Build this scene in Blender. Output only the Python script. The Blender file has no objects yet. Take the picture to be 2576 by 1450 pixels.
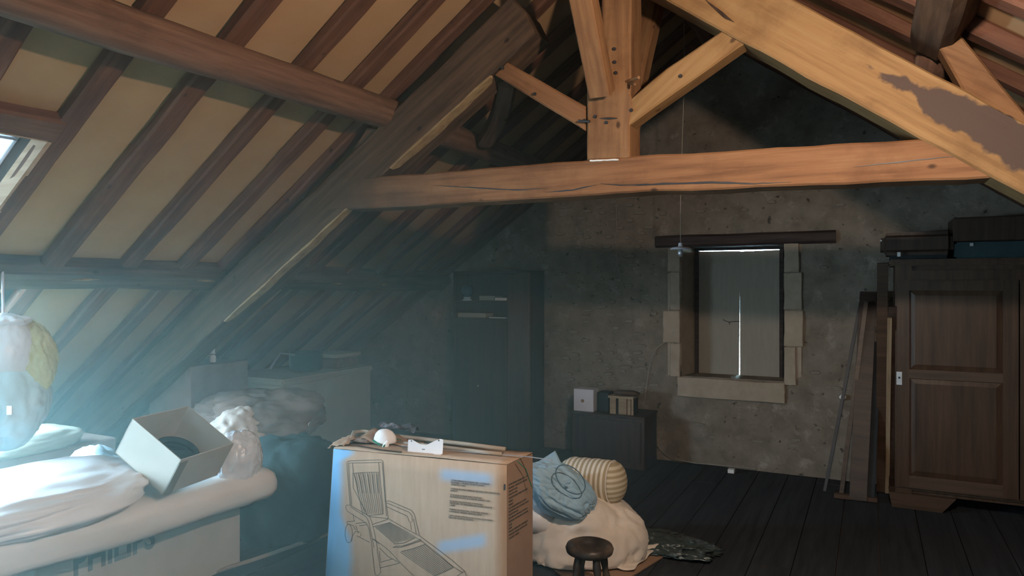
import bpy, bmesh, math, random
from mathutils import Vector, Matrix, noise
random.seed(7)
S = bpy.context.scene
COL = S.collection
PI = math.pi

# ---------------------------------------------------------------- camera
F, YAW, EYE, HY = 1770.0, math.radians(27.0), 1.55, 718.0
cd = bpy.data.cameras.new('camera'); cam = bpy.data.objects.new('camera', cd); COL.objects.link(cam)
cd.sensor_width = 36.0; cd.lens = F / 2576.0 * 36.0; cd.clip_start = 0.02
cam.location = (0, 0, EYE)
cd.shift_y = -(725.0 - HY) / 2576.0
cam.rotation_euler = (PI / 2, 0, YAW)
S.camera = cam
FWD = Vector((-math.sin(YAW), math.cos(YAW), 0)); RT = Vector((math.cos(YAW), math.sin(YAW), 0))
EO = Vector((0, 0, EYE))
def ray(x, y): return FWD + RT * ((x - 1288) / F) + Vector((0, 0, (HY - y) / F))
def atY(x, y, Y): d = ray(x, y); return EO + d * (Y / d.y)
def atX(x, y, X): d = ray(x, y); return EO + d * (X / d.x)
def atZ(x, y, Z): d = ray(x, y); return EO + d * ((Z - EYE) / d.z)
def atD(x, y, D): return EO + ray(x, y) * D
def onplane(x, y, p, n): d = ray(x, y); return EO + d * ((p - EO).dot(n) / d.dot(n))

# ---------------------------------------------------------------- world, exposure, lamp, daylight
w = bpy.data.worlds.new('sky'); S.world = w; w.use_nodes = True
bg = w.node_tree.nodes['Background']; bg.inputs[0].default_value = (0.50, 0.81, 1.0, 1); bg.inputs[1].default_value = 80.0
S.view_settings.view_transform = 'Standard'; S.view_settings.look = 'None'
S.view_settings.gamma = 1.0; S.view_settings.use_curve_mapping = False
S.view_settings.exposure = 0.0
S.cycles.max_bounces = 8; S.cycles.diffuse_bounces = 4; S.cycles.volume_bounces = 0
S.cycles.sample_clamp_indirect = 4.0; S.cycles.volume_step_rate = 4.0; S.cycles.volume_max_steps = 96
S.cycles.caustics_reflective = False; S.cycles.caustics_refractive = False
LAMP = Vector((0.03, 1.70, 2.30))
ld = bpy.data.lights.new('bulb_light', 'POINT'); ld.energy = 135; ld.color = (1.0, 0.80, 0.64); ld.shadow_soft_size = 0.03
lo = bpy.data.objects.new('bulb_light', ld); COL.objects.link(lo); lo.location = LAMP

# ---------------------------------------------------------------- helpers
def wm(o):
    m = o.matrix_basis.copy()
    while o.parent is not None:
        o = o.parent; m = o.matrix_basis @ m
    return m
def put(o, parent=None, W=None):
    COL.objects.link(o)
    if parent is not None:
        o.parent = parent
        o.matrix_basis = wm(parent).inverted() @ (W if W is not None else Matrix.Identity(4))
    elif W is not None: o.matrix_basis = W
    return o
def tag(o, label=None, cat=None, group=None, kind=None):
    if label: o['label'] = label
    if cat: o['category'] = cat
    if group: o['group'] = group
    if kind: o['kind'] = kind
    return o
def empty(name, loc, label=None, cat=None, group=None, kind=None, rz=0):
    o = bpy.data.objects.new(name, None); COL.objects.link(o); o.empty_display_size = 0.05
    o.matrix_basis = Matrix.Translation(Vector(loc)) @ Matrix.Rotation(rz, 4, 'Z')
    return tag(o, label, cat, group, kind)
def mesh(name, V, Fc, mat, parent=None, W=None, smooth=False):
    me = bpy.data.meshes.new(name); me.from_pydata([tuple(v) for v in V], [], Fc)
    bm = bmesh.new(); bm.from_mesh(me); bmesh.ops.recalc_face_normals(bm, faces=bm.faces[:]); bm.to_mesh(me); bm.free()
    if mat: me.materials.append(mat)
    if smooth: me.polygons.foreach_set('use_smooth', [True] * len(me.polygons))
    return put(bpy.data.objects.new(name, me), parent, W)
class MB:
    def __init__(s): s.V = []; s.F = []
    def box(s, x0, x1, y0, y1, z0, z1, M=None):
        b = len(s.V)
        for p in ((x0,y0,z0),(x1,y0,z0),(x1,y1,z0),(x0,y1,z0),(x0,y0,z1),(x1,y0,z1),(x1,y1,z1),(x0,y1,z1)):
            p = Vector(p); s.V.append(M @ p if M else p)
        s.F += [tuple(b + i for i in f) for f in ((0,3,2,1),(4,5,6,7),(0,1,5,4),(1,2,6,5),(2,3,7,6),(3,0,4,7))]
        return s
    def hexa(s, P):
        b = len(s.V); s.V += [Vector(p) for p in P]
        s.F += [tuple(b + i for i in f) for f in ((0,3,2,1),(4,5,6,7),(0,1,5,4),(1,2,6,5),(2,3,7,6),(3,0,4,7))]
        return s
    def tube(s, pts, r, n=8, caps=True):
        pts = [Vector(p) for p in pts]; b = len(s.V); m = len(pts)
        up = None
        for i, p in enumerate(pts):
            t = (pts[min(i+1, m-1)] - pts[max(i-1, 0)]).normalized()
            if up is None: up = t.orthogonal().normalized()
            up = (up - t * up.dot(t)).normalized(); sd = t.cross(up)
            rr = r[i] if isinstance(r, (list, tuple)) else r
            for k in range(n):
                a = 2 * PI * k / n; s.V.append(p + up * (rr * math.cos(a)) + sd * (rr * math.sin(a)))
        for i in range(m - 1):
            for k in range(n):
                k2 = (k + 1) % n
                s.F.append((b+i*n+k, b+i*n+k2, b+(i+1)*n+k2, b+(i+1)*n+k))
        if caps:
            s.F.append(tuple(b + k for k in range(n))[::-1]); s.F.append(tuple(b + (m-1)*n + k for k in range(n)))
        return s
    def lathe(s, prof, n=24, M=None):      # profile (r, z) round local z
        b = len(s.V)
        for r, z in prof:
            for k in range(n):
                a = 2 * PI * k / n; p = Vector((r * math.cos(a), r * math.sin(a), z)); s.V.append(M @ p if M else p)
        for i in range(len(prof) - 1):
            for k in range(n):
                k2 = (k + 1) % n; s.F.append((b+i*n+k, b+i*n+k2, b+(i+1)*n+k2, b+(i+1)*n+k))
        s.F.append(tuple(b + k for k in range(n))[::-1]); s.F.append(tuple(b + (len(prof)-1)*n + k for k in range(n)))
        return s
    def out(s, name, mat, parent=None, W=None, smooth=False): return mesh(name, s.V, s.F, mat, parent, W, smooth)
def bevel(o, wd=0.004, seg=1):
    me = o.data; bm = bmesh.new(); bm.from_mesh(me)
    bmesh.ops.bevel(bm, geom=bm.edges[:], offset=wd, segments=seg, affect='EDGES', clamp_overlap=True); bm.to_mesh(me); bm.free(); return o
def frame(p0, x, yhint):
    x = x.normalized(); z = x.cross(yhint).normalized(); y = z.cross(x).normalized()
    M = Matrix((x, y, z)).transposed().to_4x4(); M.translation = p0; return M
def nz(p, s=1.0, seed=0): return noise.noise(Vector(p) * s + Vector((seed * 13.7, seed * 7.1, seed * 3.3)))
def fb(p, s=1.0, seed=0, o=4): return noise.fractal(Vector(p) * s + Vector((seed * 13.7, seed * 7.1, seed * 3.3)), 0.8, 2.0, o)
def beam(name, p0, p1, wd, h, mat, parent=None, yh=(0,1,0), jit=0.003, seg=None, bow=0.0, ch=0.18, tap=1.0, seed=None):
    p0 = Vector(p0); p1 = Vector(p1); L = (p1 - p0).length; M = frame(p0, p1 - p0, Vector(yh))
    seg = seg or max(4, int(L / 0.14)); seed = seed if seed is not None else random.random() * 50
    c = min(wd, h) * ch
    sec = [(-wd/2+c,-h/2),(wd/2-c,-h/2),(wd/2,-h/2+c),(wd/2,h/2-c),(wd/2-c,h/2),(-wd/2+c,h/2),(-wd/2,h/2-c),(-wd/2,-h/2+c)]
    V = []; Fc = []
    for i in range(seg + 1):
        t = i / seg; k = 1 + (tap - 1) * t; b = bow * math.sin(PI * t)
        for (y, z) in sec:
            q = (t * L, y * 3, z * 3)
            V.append((t * L, y * k + jit * 2 * nz(q, 3, seed), z * k + b + jit * 2 * nz(q, 3, seed + 5)))
    for i in range(seg):
        for k in range(8): Fc.append((i*8+k, i*8+(k+1)%8, (i+1)*8+(k+1)%8, (i+1)*8+k))
    Fc.append(tuple(range(8))); Fc.append(tuple(seg*8 + k for k in range(8)))
    return mesh(name, V, Fc, mat, parent, M)
def log(name, pts, r, mat, parent=None, jit=0.006, n=14, sub=5, flat=0.0):
    P = []
    for a, b in zip(pts[:-1], pts[1:]):
        for i in range(sub): P.append(Vector(a).lerp(Vector(b), i / sub))
    P.append(Vector(pts[-1])); p0 = P[0]; M = frame(p0, P[-1] - P[0], Vector((0, 0, 1))); Mi = M.inverted()
    sd = random.random() * 30; V = []; Fc = []
    for i, p in enumerate(P):
        q = Mi @ p
        for k in range(n):
            a = 2*PI*k/n; rr = r * (1 + 0.09 * nz((q.x * 1.5, math.cos(a) * .6, math.sin(a) * .6), 1, sd)) + jit * nz((q.x * 6, math.cos(a), math.sin(a)), 1, sd)
            V.append((q.x, q.y + rr * math.cos(a), q.z + rr * math.sin(a)))
    for i in range(len(P) - 1):
        for k in range(n): Fc.append((i*n+k, i*n+(k+1)%n, (i+1)*n+(k+1)%n, (i+1)*n+k))
    Fc.append(tuple(range(n))); Fc.append(tuple((len(P)-1)*n + k for k in range(n)))
    return mesh(name, V, Fc, mat, parent, M, smooth=True)
def hewn(name, poly, y0, y1, mat, parent, ang=0.0, jit=0.004, step=0.07, seed=0):
    """timber cut from an outline in the X-Z plane, between Y=y0 and Y=y1; local x runs along the grain at angle ang"""
    p0 = Vector((poly[0][0], y0, poly[0][1])); W = Matrix.Translation(p0) @ Matrix.Rotation(-ang, 4, 'Y'); Wi = W.inverted()
    P = []
    for (a, b) in zip(poly, poly[1:] + poly[:1]):
        a = Vector(a); b = Vector(b); n = max(1, int((b - a).length / step))
        nn = Vector((-(b - a).y, (b - a).x)).normalized()
        for i in range(n):
            q = a.lerp(b, i / n)
            if i: q = q + nn * jit * 1.6 * nz((q.x, q.y, 0), 6, seed)
            P.append(q)
    n = len(P); V = []; c = 0.008; cen = sum(P, Vector((0, 0))) / n
    def ins(i):
        a = P[i - 1]; b = P[(i + 1) % n]; t = (b - a).normalized(); nn = Vector((-t.y, t.x)); return nn
    area = sum(P[i].x * P[(i+1)%n].y - P[(i+1)%n].x * P[i].y for i in range(n)); sg = 1 if area > 0 else -1
    rings = [(y0, c), (y0 + c, 0), (y1 - c, 0), (y1, c)]
    for (y, inn) in rings:
        for i, q in enumerate(P):
            q2 = q + ins(i) * inn * sg; V.append(Wi @ Vector((q2.x, y + (jit * nz((q.x, q.y, y), 5, seed + 2) if inn == 0 else 0), q2.y)))
    Fc = []
    for r in range(3):
        for i in range(n): Fc.append((r*n+i, r*n+(i+1)%n, (r+1)*n+(i+1)%n, (r+1)*n+i))
    Fc.append(tuple(range(n))); Fc.append(tuple(3*n + i for i in range(n)))
    return mesh(name, V, Fc, mat, parent, W)
def blob(name, loc, rad, mat, parent=None, seed=1, lump=0.15, fold=0.05, fs=3.0, st=(1,1,1), flat=None, sq=1.0, rot=(0,0,0), sub=5, fn=None):
    bm = bmesh.new(); bmesh.ops.create_icosphere(bm, subdivisions=sub, radius=1)
    for v in bm.verts:
        d = v.co.normalized(); p = Vector([math.copysign(abs(c) ** sq, c) for c in d])
        k = 1 + lump * nz(d, 1.6, seed)
        q = Vector((d.x * st[0], d.y * st[1], d.z * st[2]))
        wv = Vector((nz(q, 1.5, seed + 3), nz(q, 1.5, seed + 4), nz(q, 1.5, seed + 6)))
        q = q + wv * 0.5
        k += fold * (1 - 2.2 * abs(nz(q, fs, seed + 8))) + fold * 0.45 * (1 - 2.2 * abs(nz(q, fs * 2.3, seed + 9)))
        p = p * k
        if fn: p = fn(p, d)
        v.co = Vector((p.x * rad[0], p.y * rad[1], p.z * rad[2]))
        if flat is not None and v.co.z < flat: v.co.z = flat + (v.co.z - flat) * 0.06
    me = bpy.data.meshes.new(name); bm.to_mesh(me); bm.free(); me.materials.append(mat)
    me.polygons.foreach_set('use_smooth', [True] * len(me.polygons))
    from mathutils import Euler
    W = Matrix.Translation(Vector(loc)) @ Euler(rot).to_matrix().to_4x4()
    return put(bpy.data.objects.new(name, me), parent, W)
def sheet(name, nx, ny, fn, mat, parent=None, W=None, th=0.004, smooth=True):
    """a cloth, paper or film sheet with thickness; fn(u, v) -> local point"""
    V = []; Fc = []
    for j in range(ny + 1):
        for i in range(nx + 1): V.append(Vector(fn(i / nx, j / ny)))
    for j in range(ny):
        for i in range(nx): a = j * (nx + 1) + i; Fc.append((a, a + 1, a + nx + 2, a + nx + 1))
    o = mesh(name, V, Fc, mat, parent, W, smooth)
    m = o.modifiers.new('thickness', 'SOLIDIFY'); m.thickness = th; m.offset = 0
    return o
def text(name, body, size, mat, parent, W, bold=0.0, depth=0.0006, sx=1.0):
    c = bpy.data.curves.new(name, 'FONT'); c.body = body; c.size = size; c.offset = bold; c.extrude = depth; c.resolution_u = 3
    o = bpy.data.objects.new(name, c); COL.objects.link(o); bpy.context.view_layer.update()
    me = bpy.data.meshes.new_from_object(o); bpy.data.objects.remove(o); me.name = name
    if sx != 1.0:
        for v in me.vertices: v.co.x *= sx
    me.materials.clear(); me.materials.append(mat)
    return put(bpy.data.objects.new(name, me), parent, W)

# ---------------------------------------------------------------- materials
def nd(nt, t, **k):
    n = nt.nodes.new(t)
    for a, b in k.items(): setattr(n, a, b)
    return n
def material(name, stops, scale=4.0, stretch=(1,1,1), rough=0.8, bump=0.2, detail=8, dist=0.01, spec=0.3, warp=0.0, extra=None, sheen=0, trans=0, spots=None):
    m = bpy.data.materials.new(name); m.use_nodes = True; nt = m.node_tree; L = nt.links
    b = nt.nodes['Principled BSDF']; b.inputs['Roughness'].default_value = rough; b.inputs['Specular IOR Level'].default_value = spec
    tc = nd(nt, 'ShaderNodeTexCoord'); mp = nd(nt, 'ShaderNodeMapping'); mp.inputs['Scale'].default_value = stretch
    L.new(tc.outputs['Object'], mp.inputs[0])
    oi = nd(nt, 'ShaderNodeObjectInfo'); ad = nd(nt, 'ShaderNodeVectorMath', operation='ADD'); sc = nd(nt, 'ShaderNodeVectorMath', operation='SCALE')
    cb = nd(nt, 'ShaderNodeCombineXYZ'); 
    for i in range(3): L.new(oi.outputs['Random'], cb.inputs[i])
    L.new(cb.outputs[0], sc.inputs[0]); sc.inputs['Scale'].default_value = 17.0
    L.new(mp.outputs[0], ad.inputs[0]); L.new(sc.outputs[0], ad.inputs[1])
    n = nd(nt, 'ShaderNodeTexNoise'); n.inputs['Scale'].default_value = scale; n.inputs['Detail'].default_value = detail; n.inputs['Roughness'].default_value = 0.62
    n.inputs['Distortion'].default_value = warp
    L.new(ad.outputs[0], n.inputs['Vector'])
    r = nd(nt, 'ShaderNodeValToRGB'); e = r.color_ramp.elements
    e[0].position, e[0].color = stops[0][0], (*stops[0][1], 1); e[1].position, e[1].color = stops[-1][0], (*stops[-1][1], 1)
    for p, c in stops[1:-1]: k = e.new(p); k.color = (*c, 1)
    L.new(n.outputs['Fac'], r.inputs[0]); colr = r.outputs[0]
    if spots:                      # knots or stains: (scale, threshold, colour)
        v = nd(nt, 'ShaderNodeTexVoronoi'); v.inputs['Scale'].default_value = spots[0]; kp = nd(nt, 'ShaderNodeMapping'); kp.inputs['Scale'].default_value = (1.0, 1.6, 1.6); L.new(tc.outputs['Object'], kp.inputs[0]); ka = nd(nt, 'ShaderNodeVectorMath', operation='ADD'); L.new(kp.outputs[0], ka.inputs[0]); L.new(sc.outputs[0], ka.inputs[1]); L.new(ka.outputs[0], v.inputs['Vector'])
        rr = nd(nt, 'ShaderNodeMapRange'); rr.inputs[1].default_value = spots[1]; rr.inputs[2].default_value = spots[1] * 2.2; rr.inputs[3].default_value = 0.9; rr.inputs[4].default_value = 0.0
        L.new(v.outputs['Distance'], rr.inputs[0]); mx = nd(nt, 'ShaderNodeMixRGB'); mx.inputs[2].default_value = (*spots[2], 1)
        L.new(rr.outputs[0], mx.inputs[0]); L.new(colr, mx.inputs[1]); colr = mx.outputs[0]
    if extra: colr = extra(nt, tc, colr)
    L.new(colr, b.inputs['Base Color'])
    if bump:
        bp = nd(nt, 'ShaderNodeBump'); bp.inputs['Strength'].default_value = bump; bp.inputs['Distance'].default_value = dist
        L.new(n.outputs['Fac'], bp.inputs['Height']); L.new(bp.outputs[0], b.inputs['Normal'])
    if sheen: b.inputs['Sheen Weight'].default_value = sheen
    if trans: b.inputs['Transmission Weight'].default_value = trans; b.inputs['IOR'].default_value = 1.15
    m['b'] = 0
    return m
GR = (0.9, 14, 14)
def wood(name, a, b, c, rough=0.75, scale=2.0, spots=True, bump=0.35, st=GR, extra=None):
    return material(name, [(0.3, a), (0.5, b), (0.72, c)], scale=scale, stretch=st, rough=rough, bump=bump, dist=0.006, spots=(4.5, 0.045, tuple(x * .35 for x in a)) if spots else None, extra=extra)
def bark_patch(nt, tc, colr):
    # grey-brown patch of old surface left on the ochre face: its own ragged outline in the beam's own coordinates
    L = nt.links; sp = nd(nt, 'ShaderNodeSeparateXYZ'); L.new(tc.outputs['Object'], sp.inputs[0])
    n = nd(nt, 'ShaderNodeTexNoise'); n.inputs['Scale'].default_value = 9; n.inputs['Detail'].default_value = 5; L.new(tc.outputs['Object'], n.inputs[0])
    def mth(op, a, b=None, c=None):
        k = nd(nt, 'ShaderNodeMath', operation=op)
        for i, v in enumerate((a, b, c)):
            if v is None: continue
            if isinstance(v, (int, float)): k.inputs[i].default_value = v
            else: L.new(v, k.inputs[i])
        return k.outputs[0]
    nn = mth('MULTIPLY', mth('SUBTRACT', n.outputs['Fac'], 0.5), 0.22)
    # along grain x from 1.42 on, growing downwards; z across
    dx = mth('SUBTRACT', sp.outputs['X'], PATCH[0]); wd = mth('MINIMUM', mth('MULTIPLY', dx, 0.17), 0.075)
    cz = mth('SUBTRACT', sp.outputs['Z'], PATCH[1]); az = mth('ABSOLUTE', cz)
    f = mth('SUBTRACT', mth('ADD', wd, mth('MULTIPLY', nn, 0.6)), az)
    s = nd(nt, 'ShaderNodeMapRange'); s.inputs[1].default_value = 0.0; s.inputs[2].default_value = 0.012; L.new(f, s.inputs[0])
    colr = smudge(nt, tc, colr)
    mx = nd(nt, 'ShaderNodeMixRGB'); L.new(s.outputs[0], mx.inputs[0]); L.new(colr, mx.inputs[1]); mx.inputs[2].default_value = (0.072, 0.045, 0.034, 1)
    return mx.outputs[0]
PATCH = (1.27, -0.10)
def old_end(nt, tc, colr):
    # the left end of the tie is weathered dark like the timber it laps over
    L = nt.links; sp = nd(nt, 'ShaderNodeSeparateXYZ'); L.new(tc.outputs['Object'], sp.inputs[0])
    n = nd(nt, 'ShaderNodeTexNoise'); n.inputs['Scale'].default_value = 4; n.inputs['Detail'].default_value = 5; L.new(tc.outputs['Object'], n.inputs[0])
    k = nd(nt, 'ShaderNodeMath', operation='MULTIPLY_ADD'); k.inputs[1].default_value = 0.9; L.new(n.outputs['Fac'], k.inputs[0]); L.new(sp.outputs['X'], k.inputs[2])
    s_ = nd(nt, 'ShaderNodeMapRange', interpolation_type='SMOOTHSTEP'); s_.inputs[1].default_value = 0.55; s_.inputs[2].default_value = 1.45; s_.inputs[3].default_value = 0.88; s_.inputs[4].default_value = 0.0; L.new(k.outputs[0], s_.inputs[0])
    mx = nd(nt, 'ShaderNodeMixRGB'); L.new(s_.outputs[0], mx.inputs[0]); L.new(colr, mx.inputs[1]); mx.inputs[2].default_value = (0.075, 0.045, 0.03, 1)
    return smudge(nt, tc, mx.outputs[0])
def smudge(nt, tc, colr):
    # large soft dark areas of old grime in the wood
    L = nt.links; n = nd(nt, 'ShaderNodeTexNoise'); n.inputs['Scale'].default_value = 2.6; n.inputs['Detail'].default_value = 6; n.inputs['Roughness'].default_value = .65
    oi = nd(nt, 'ShaderNodeObjectInfo'); ml = nd(nt, 'ShaderNodeMath', operation='MULTIPLY'); ml.inputs[1].default_value = 9; L.new(oi.outputs['Random'], ml.inputs[0])
    a = nd(nt, 'ShaderNodeVectorMath', operation='ADD'); L.new(tc.outputs['Object'], a.inputs[0]); L.new(ml.outputs[0], a.inputs[1]); L.new(a.outputs[0], n.inputs[0])
    s_ = nd(nt, 'ShaderNodeMapRange'); s_.inputs[1].default_value = 0.50; s_.inputs[2].default_value = 0.72; s_.inputs[3].default_value = 0.0; s_.inputs[4].default_value = 0.65; L.new(n.outputs['Fac'], s_.inputs[0])
    mx = nd(nt, 'ShaderNodeMixRGB'); mx.blend_type = 'MULTIPLY'; L.new(s_.outputs[0], mx.inputs[0]); L.new(colr, mx.inputs[1]); mx.inputs[2].default_value = (0.42, 0.34, 0.28, 1)
    return mx.outputs[0]
M = {}
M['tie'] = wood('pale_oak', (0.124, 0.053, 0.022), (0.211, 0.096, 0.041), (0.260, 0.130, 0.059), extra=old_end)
M['strut'] = wood('strut_oak', (0.124, 0.053, 0.022), (0.211, 0.096, 0.041), (0.260, 0.130, 0.059), extra=smudge)
M['post'] = wood('post_oak', (0.132, 0.060, 0.027), (0.216, 0.108, 0.048), (0.264, 0.144, 0.066), extra=smudge)
M['ochre'] = wood('ochre_oak', (0.185, 0.096, 0.036), (0.264, 0.145, 0.058), (0.310, 0.185, 0.079), extra=bark_patch)
M['old'] = wood('old_dark_oak', (0.039, 0.023, 0.014), (0.084, 0.048, 0.029), (0.134, 0.078, 0.046), extra=smudge)
M['arris'] = wood('lit_edge_wood', (0.182, 0.112, 0.056), (0.294, 0.196, 0.098), (0.350, 0.238, 0.126), spots=False)  # pale wood colour that carries the light on beam edges
M['purlin'] = wood('purlin_wood', (0.085, 0.045, 0.03), (0.15, 0.08, 0.052), (0.21, 0.12, 0.08), extra=smudge)
M['rafter'] = wood('rafter_wood', (0.069, 0.029, 0.017), (0.119, 0.050, 0.029), (0.174, 0.081, 0.047), extra=smudge)
M['panel'] = material('fibreboard', [(0.3, (0.362, 0.221, 0.114)), (0.7, (0.426, 0.265, 0.144))], scale=3, rough=0.95, bump=0.1, spec=0.1)
M['deck'] = material('roof_deck', [(0.3, (0.05, 0.04, 0.035)), (0.7, (0.08, 0.06, 0.05))], rough=0.95)
M['reveal'] = wood('pale_reveal_board', (0.34, 0.20, 0.12), (0.44, 0.28, 0.18), (0.52, 0.35, 0.24), spots=False)
M['floor'] = wood('dark_floor_board', (0.018, 0.022, 0.027), (0.028, 0.033, 0.039), (0.040, 0.045, 0.052), rough=0.85, spots=False, st=(14, .9, 14))
def patches(nt, tc, colr):
    L = nt.links; n = nd(nt, 'ShaderNodeTexNoise'); n.inputs['Scale'].default_value = 5.0; n.inputs['Detail'].default_value = 9; n.inputs['Roughness'].default_value = 0.7; L.new(tc.outputs['Object'], n.inputs[0])
    r = nd(nt, 'ShaderNodeValToRGB'); r.color_ramp.elements[0].position = 0.56; r.color_ramp.elements[1].position = 0.68; L.new(n.outputs['Fac'], r.inputs[0])
    mx = nd(nt, 'ShaderNodeMixRGB'); mx.inputs[2].default_value = (0.36, 0.31, 0.26, 1); L.new(colr, mx.inputs[1])
    ml = nd(nt, 'ShaderNodeMath', operation='MULTIPLY'); ml.inputs[1].default_value = 0.85; L.new(r.outputs[0], ml.inputs[0]); L.new(ml.outputs[0], mx.inputs[0])
    v = nd(nt, 'ShaderNodeTexNoise'); v.inputs['Scale'].default_value = 17.0; v.inputs['Detail'].default_value = 3; L.new(tc.outputs['Object'], v.inputs[0])
    r2 = nd(nt, 'ShaderNodeValToRGB'); r2.color_ramp.elements[0].position = 0.28; r2.color_ramp.elements[1].position = 0.36; L.new(v.outputs['Fac'], r2.inputs[0])
    m2 = nd(nt, 'ShaderNodeMixRGB'); L.new(r2.outputs[0], m2.inputs[0]); m2.inputs[1].default_value = (0.07, 0.06, 0.05, 1); L.new(mx.outputs[0], m2.inputs[2])
    return m2.outputs[0]
M['wall'] = material('rough_plaster', [(0.3, (0.155, 0.129, 0.099)), (0.5, (0.211, 0.175, 0.137)), (0.72, (0.260, 0.219, 0.178))], scale=7, rough=0.95, bump=0.9, dist=0.02, spec=0.05, extra=patches)
M['rubble'] = material('rubble_stone', [(0.3, (0.150, 0.129, 0.102)), (0.7, (0.326, 0.286, 0.231))], scale=6, rough=0.95, bump=0.5, spec=0.05)
M['stone'] = material('dressed_stone', [(0.3, (0.326, 0.259, 0.192)), (0.7, (0.414, 0.333, 0.259))], scale=9, rough=0.9, bump=0.4, spec=0.1)
M['shutter'] = material('shutter_board', [(0.3, (0.270, 0.240, 0.195)), (0.7, (0.315, 0.277, 0.225))], scale=5, stretch=(10, 10, 1), rough=0.7, bump=0.1)
M['lintel'] = wood('dark_lintel', (0.02, 0.014, 0.012), (0.045, 0.03, 0.026), (0.07, 0.05, 0.04), spots=False)
M['iron'] = material('black_iron', [(0.3, (0.01, 0.01, 0.012)), (0.7, (0.03, 0.03, 0.035))], rough=0.5, spec=0.5)
M['brown'] = wood('dark_brown_furniture', (0.024, 0.014, 0.010), (0.044, 0.025, 0.017), (0.064, 0.037, 0.024), rough=0.45, spots=False, st=(14, 14, .9), bump=0.1)
M['walnut'] = wood('armoire_wood', (0.038, 0.021, 0.013), (0.064, 0.035, 0.021), (0.090, 0.051, 0.030), rough=0.4, spots=False, st=(12, 12, .8), bump=0.1)
M['rail'] = wood('armoire_rail_wood', (0.053, 0.032, 0.021), (0.083, 0.050, 0.032), (0.112, 0.068, 0.045), rough=0.4, spots=False, st=(.8, 12, 12), bump=0.1)
M['black'] = material('black_matt', [(0.3, (0.010, 0.011, 0.012)), (0.7, (0.022, 0.024, 0.026))], rough=0.7)
def blueprint(nt, tc, colr):
    # pale blue ink printed on the carton: a strip down the left edge and two smeared bars (object coordinates, metres)
    L = nt.links; sp = nd(nt, 'ShaderNodeSeparateXYZ'); L.new(tc.outputs['Object'], sp.inputs[0])
    n = nd(nt, 'ShaderNodeTexNoise'); n.inputs['Scale'].default_value = 7; L.new(tc.outputs['Object'], n.inputs[0])
    def mr(v, a, b, c, d):
        k = nd(nt, 'ShaderNodeMapRange', interpolation_type='SMOOTHSTEP'); 
        for i, q in enumerate((a, b, c, d)): k.inputs[i + 1].default_value = q
        L.new(v, k.inputs[0]); return k.outputs[0]
    def mth(op, a, b):
        k = nd(nt, 'ShaderNodeMath', operation=op)
        for i, v in enumerate((a, b)):
            if isinstance(v, (int, float)): k.inputs[i].default_value = v
            else: L.new(v, k.inputs[i])
        return k.outputs[0]
    x = mth('ADD', sp.outputs['X'], mth('MULTIPLY', mth('SUBTRACT', n.outputs['Fac'], 0.5), 0.03)); z = sp.outputs['Z']
    # strip wider at bottom and top
    edge = mth('ADD', 0.045, mth('MULTIPLY', mr(z, 0.45, 0.30, 0, 1), 0.055)); edge = mth('ADD', edge, mth('MULTIPLY', mr(z, 0.69, 0.74, 0, 1), 0.06))
    s1 = mr(mth('SUBTRACT', x, edge), -0.03, 0.03, 1, 0)
    def bar(x0, x1, z0, z1, sl):
        zz = mth('SUBTRACT', z, mth('MULTIPLY', mth('SUBTRACT', x, x0), sl))
        a = mth('MULTIPLY', mr(x, x0 - .03, x0 + .03, 0, 1), mr(x, x1 - .03, x1 + .03, 1, 0)); b2 = mth('MULTIPLY', mr(zz, z0 - .02, z0 + .02, 0, 1), mr(zz, z1 - .02, z1 + .02, 1, 0))
        return mth('MULTIPLY', mth('MULTIPLY', a, b2), 0.55)
    f = mth('MAXIMUM', s1, mth('MAXIMUM', bar(BARS[0][0], BARS[0][1], BARS[0][2], BARS[0][3], 0.0), bar(BARS[1][0], BARS[1][1], BARS[1][2], BARS[1][3], 0.28)))
    mx = nd(nt, 'ShaderNodeMixRGB'); L.new(f, mx.inputs[0]); L.new(colr, mx.inputs[1]); mx.inputs[2].default_value = (0.22, 0.44, 0.68, 1)
    return mx.outputs[0]
BARS = [(0.58, 0.83, 0.655, 0.705), (0.57, 0.80, 0.315, 0.37)]
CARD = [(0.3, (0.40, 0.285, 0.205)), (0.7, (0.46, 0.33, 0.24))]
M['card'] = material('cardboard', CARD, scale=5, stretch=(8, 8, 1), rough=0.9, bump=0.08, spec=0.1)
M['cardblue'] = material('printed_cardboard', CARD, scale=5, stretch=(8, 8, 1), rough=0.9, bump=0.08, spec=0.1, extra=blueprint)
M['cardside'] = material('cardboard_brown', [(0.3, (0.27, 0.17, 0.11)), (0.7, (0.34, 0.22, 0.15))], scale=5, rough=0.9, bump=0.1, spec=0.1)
M['cardgrey'] = material('pale_cardboard', [(0.3, (0.47, 0.44, 0.38)), (0.7, (0.55, 0.51, 0.45))], scale=5, rough=0.9, bump=0.05, spec=0.1)
M['cardcrease'] = material('shaded_fold_board', [(0.3, (0.22, 0.21, 0.18)), (0.7, (0.28, 0.26, 0.22))], rough=0.9)  # darker board colour carries the shade in the fold
M['ink'] = material('print_ink', [(0.3, (0.05, 0.055, 0.05)), (0.7, (0.09, 0.09, 0.085))], rough=0.9, bump=0)
M['inkgrey'] = material('faded_print_ink', [(0.3, (0.17, 0.22, 0.23)), (0.7, (0.20, 0.25, 0.26))], rough=0.9, bump=0)
M['white'] = material('white_plastic_bag', [(0.3, (0.80, 0.81, 0.83)), (0.7, (0.88, 0.88, 0.90))], scale=3, rough=0.35, bump=0.25, spec=0.5)
M['foam'] = material('white_foam', [(0.3, (0.76, 0.74, 0.71)), (0.7, (0.82, 0.80, 0.77))], scale=5, rough=0.7, bump=0.06, spec=0.2)
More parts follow.
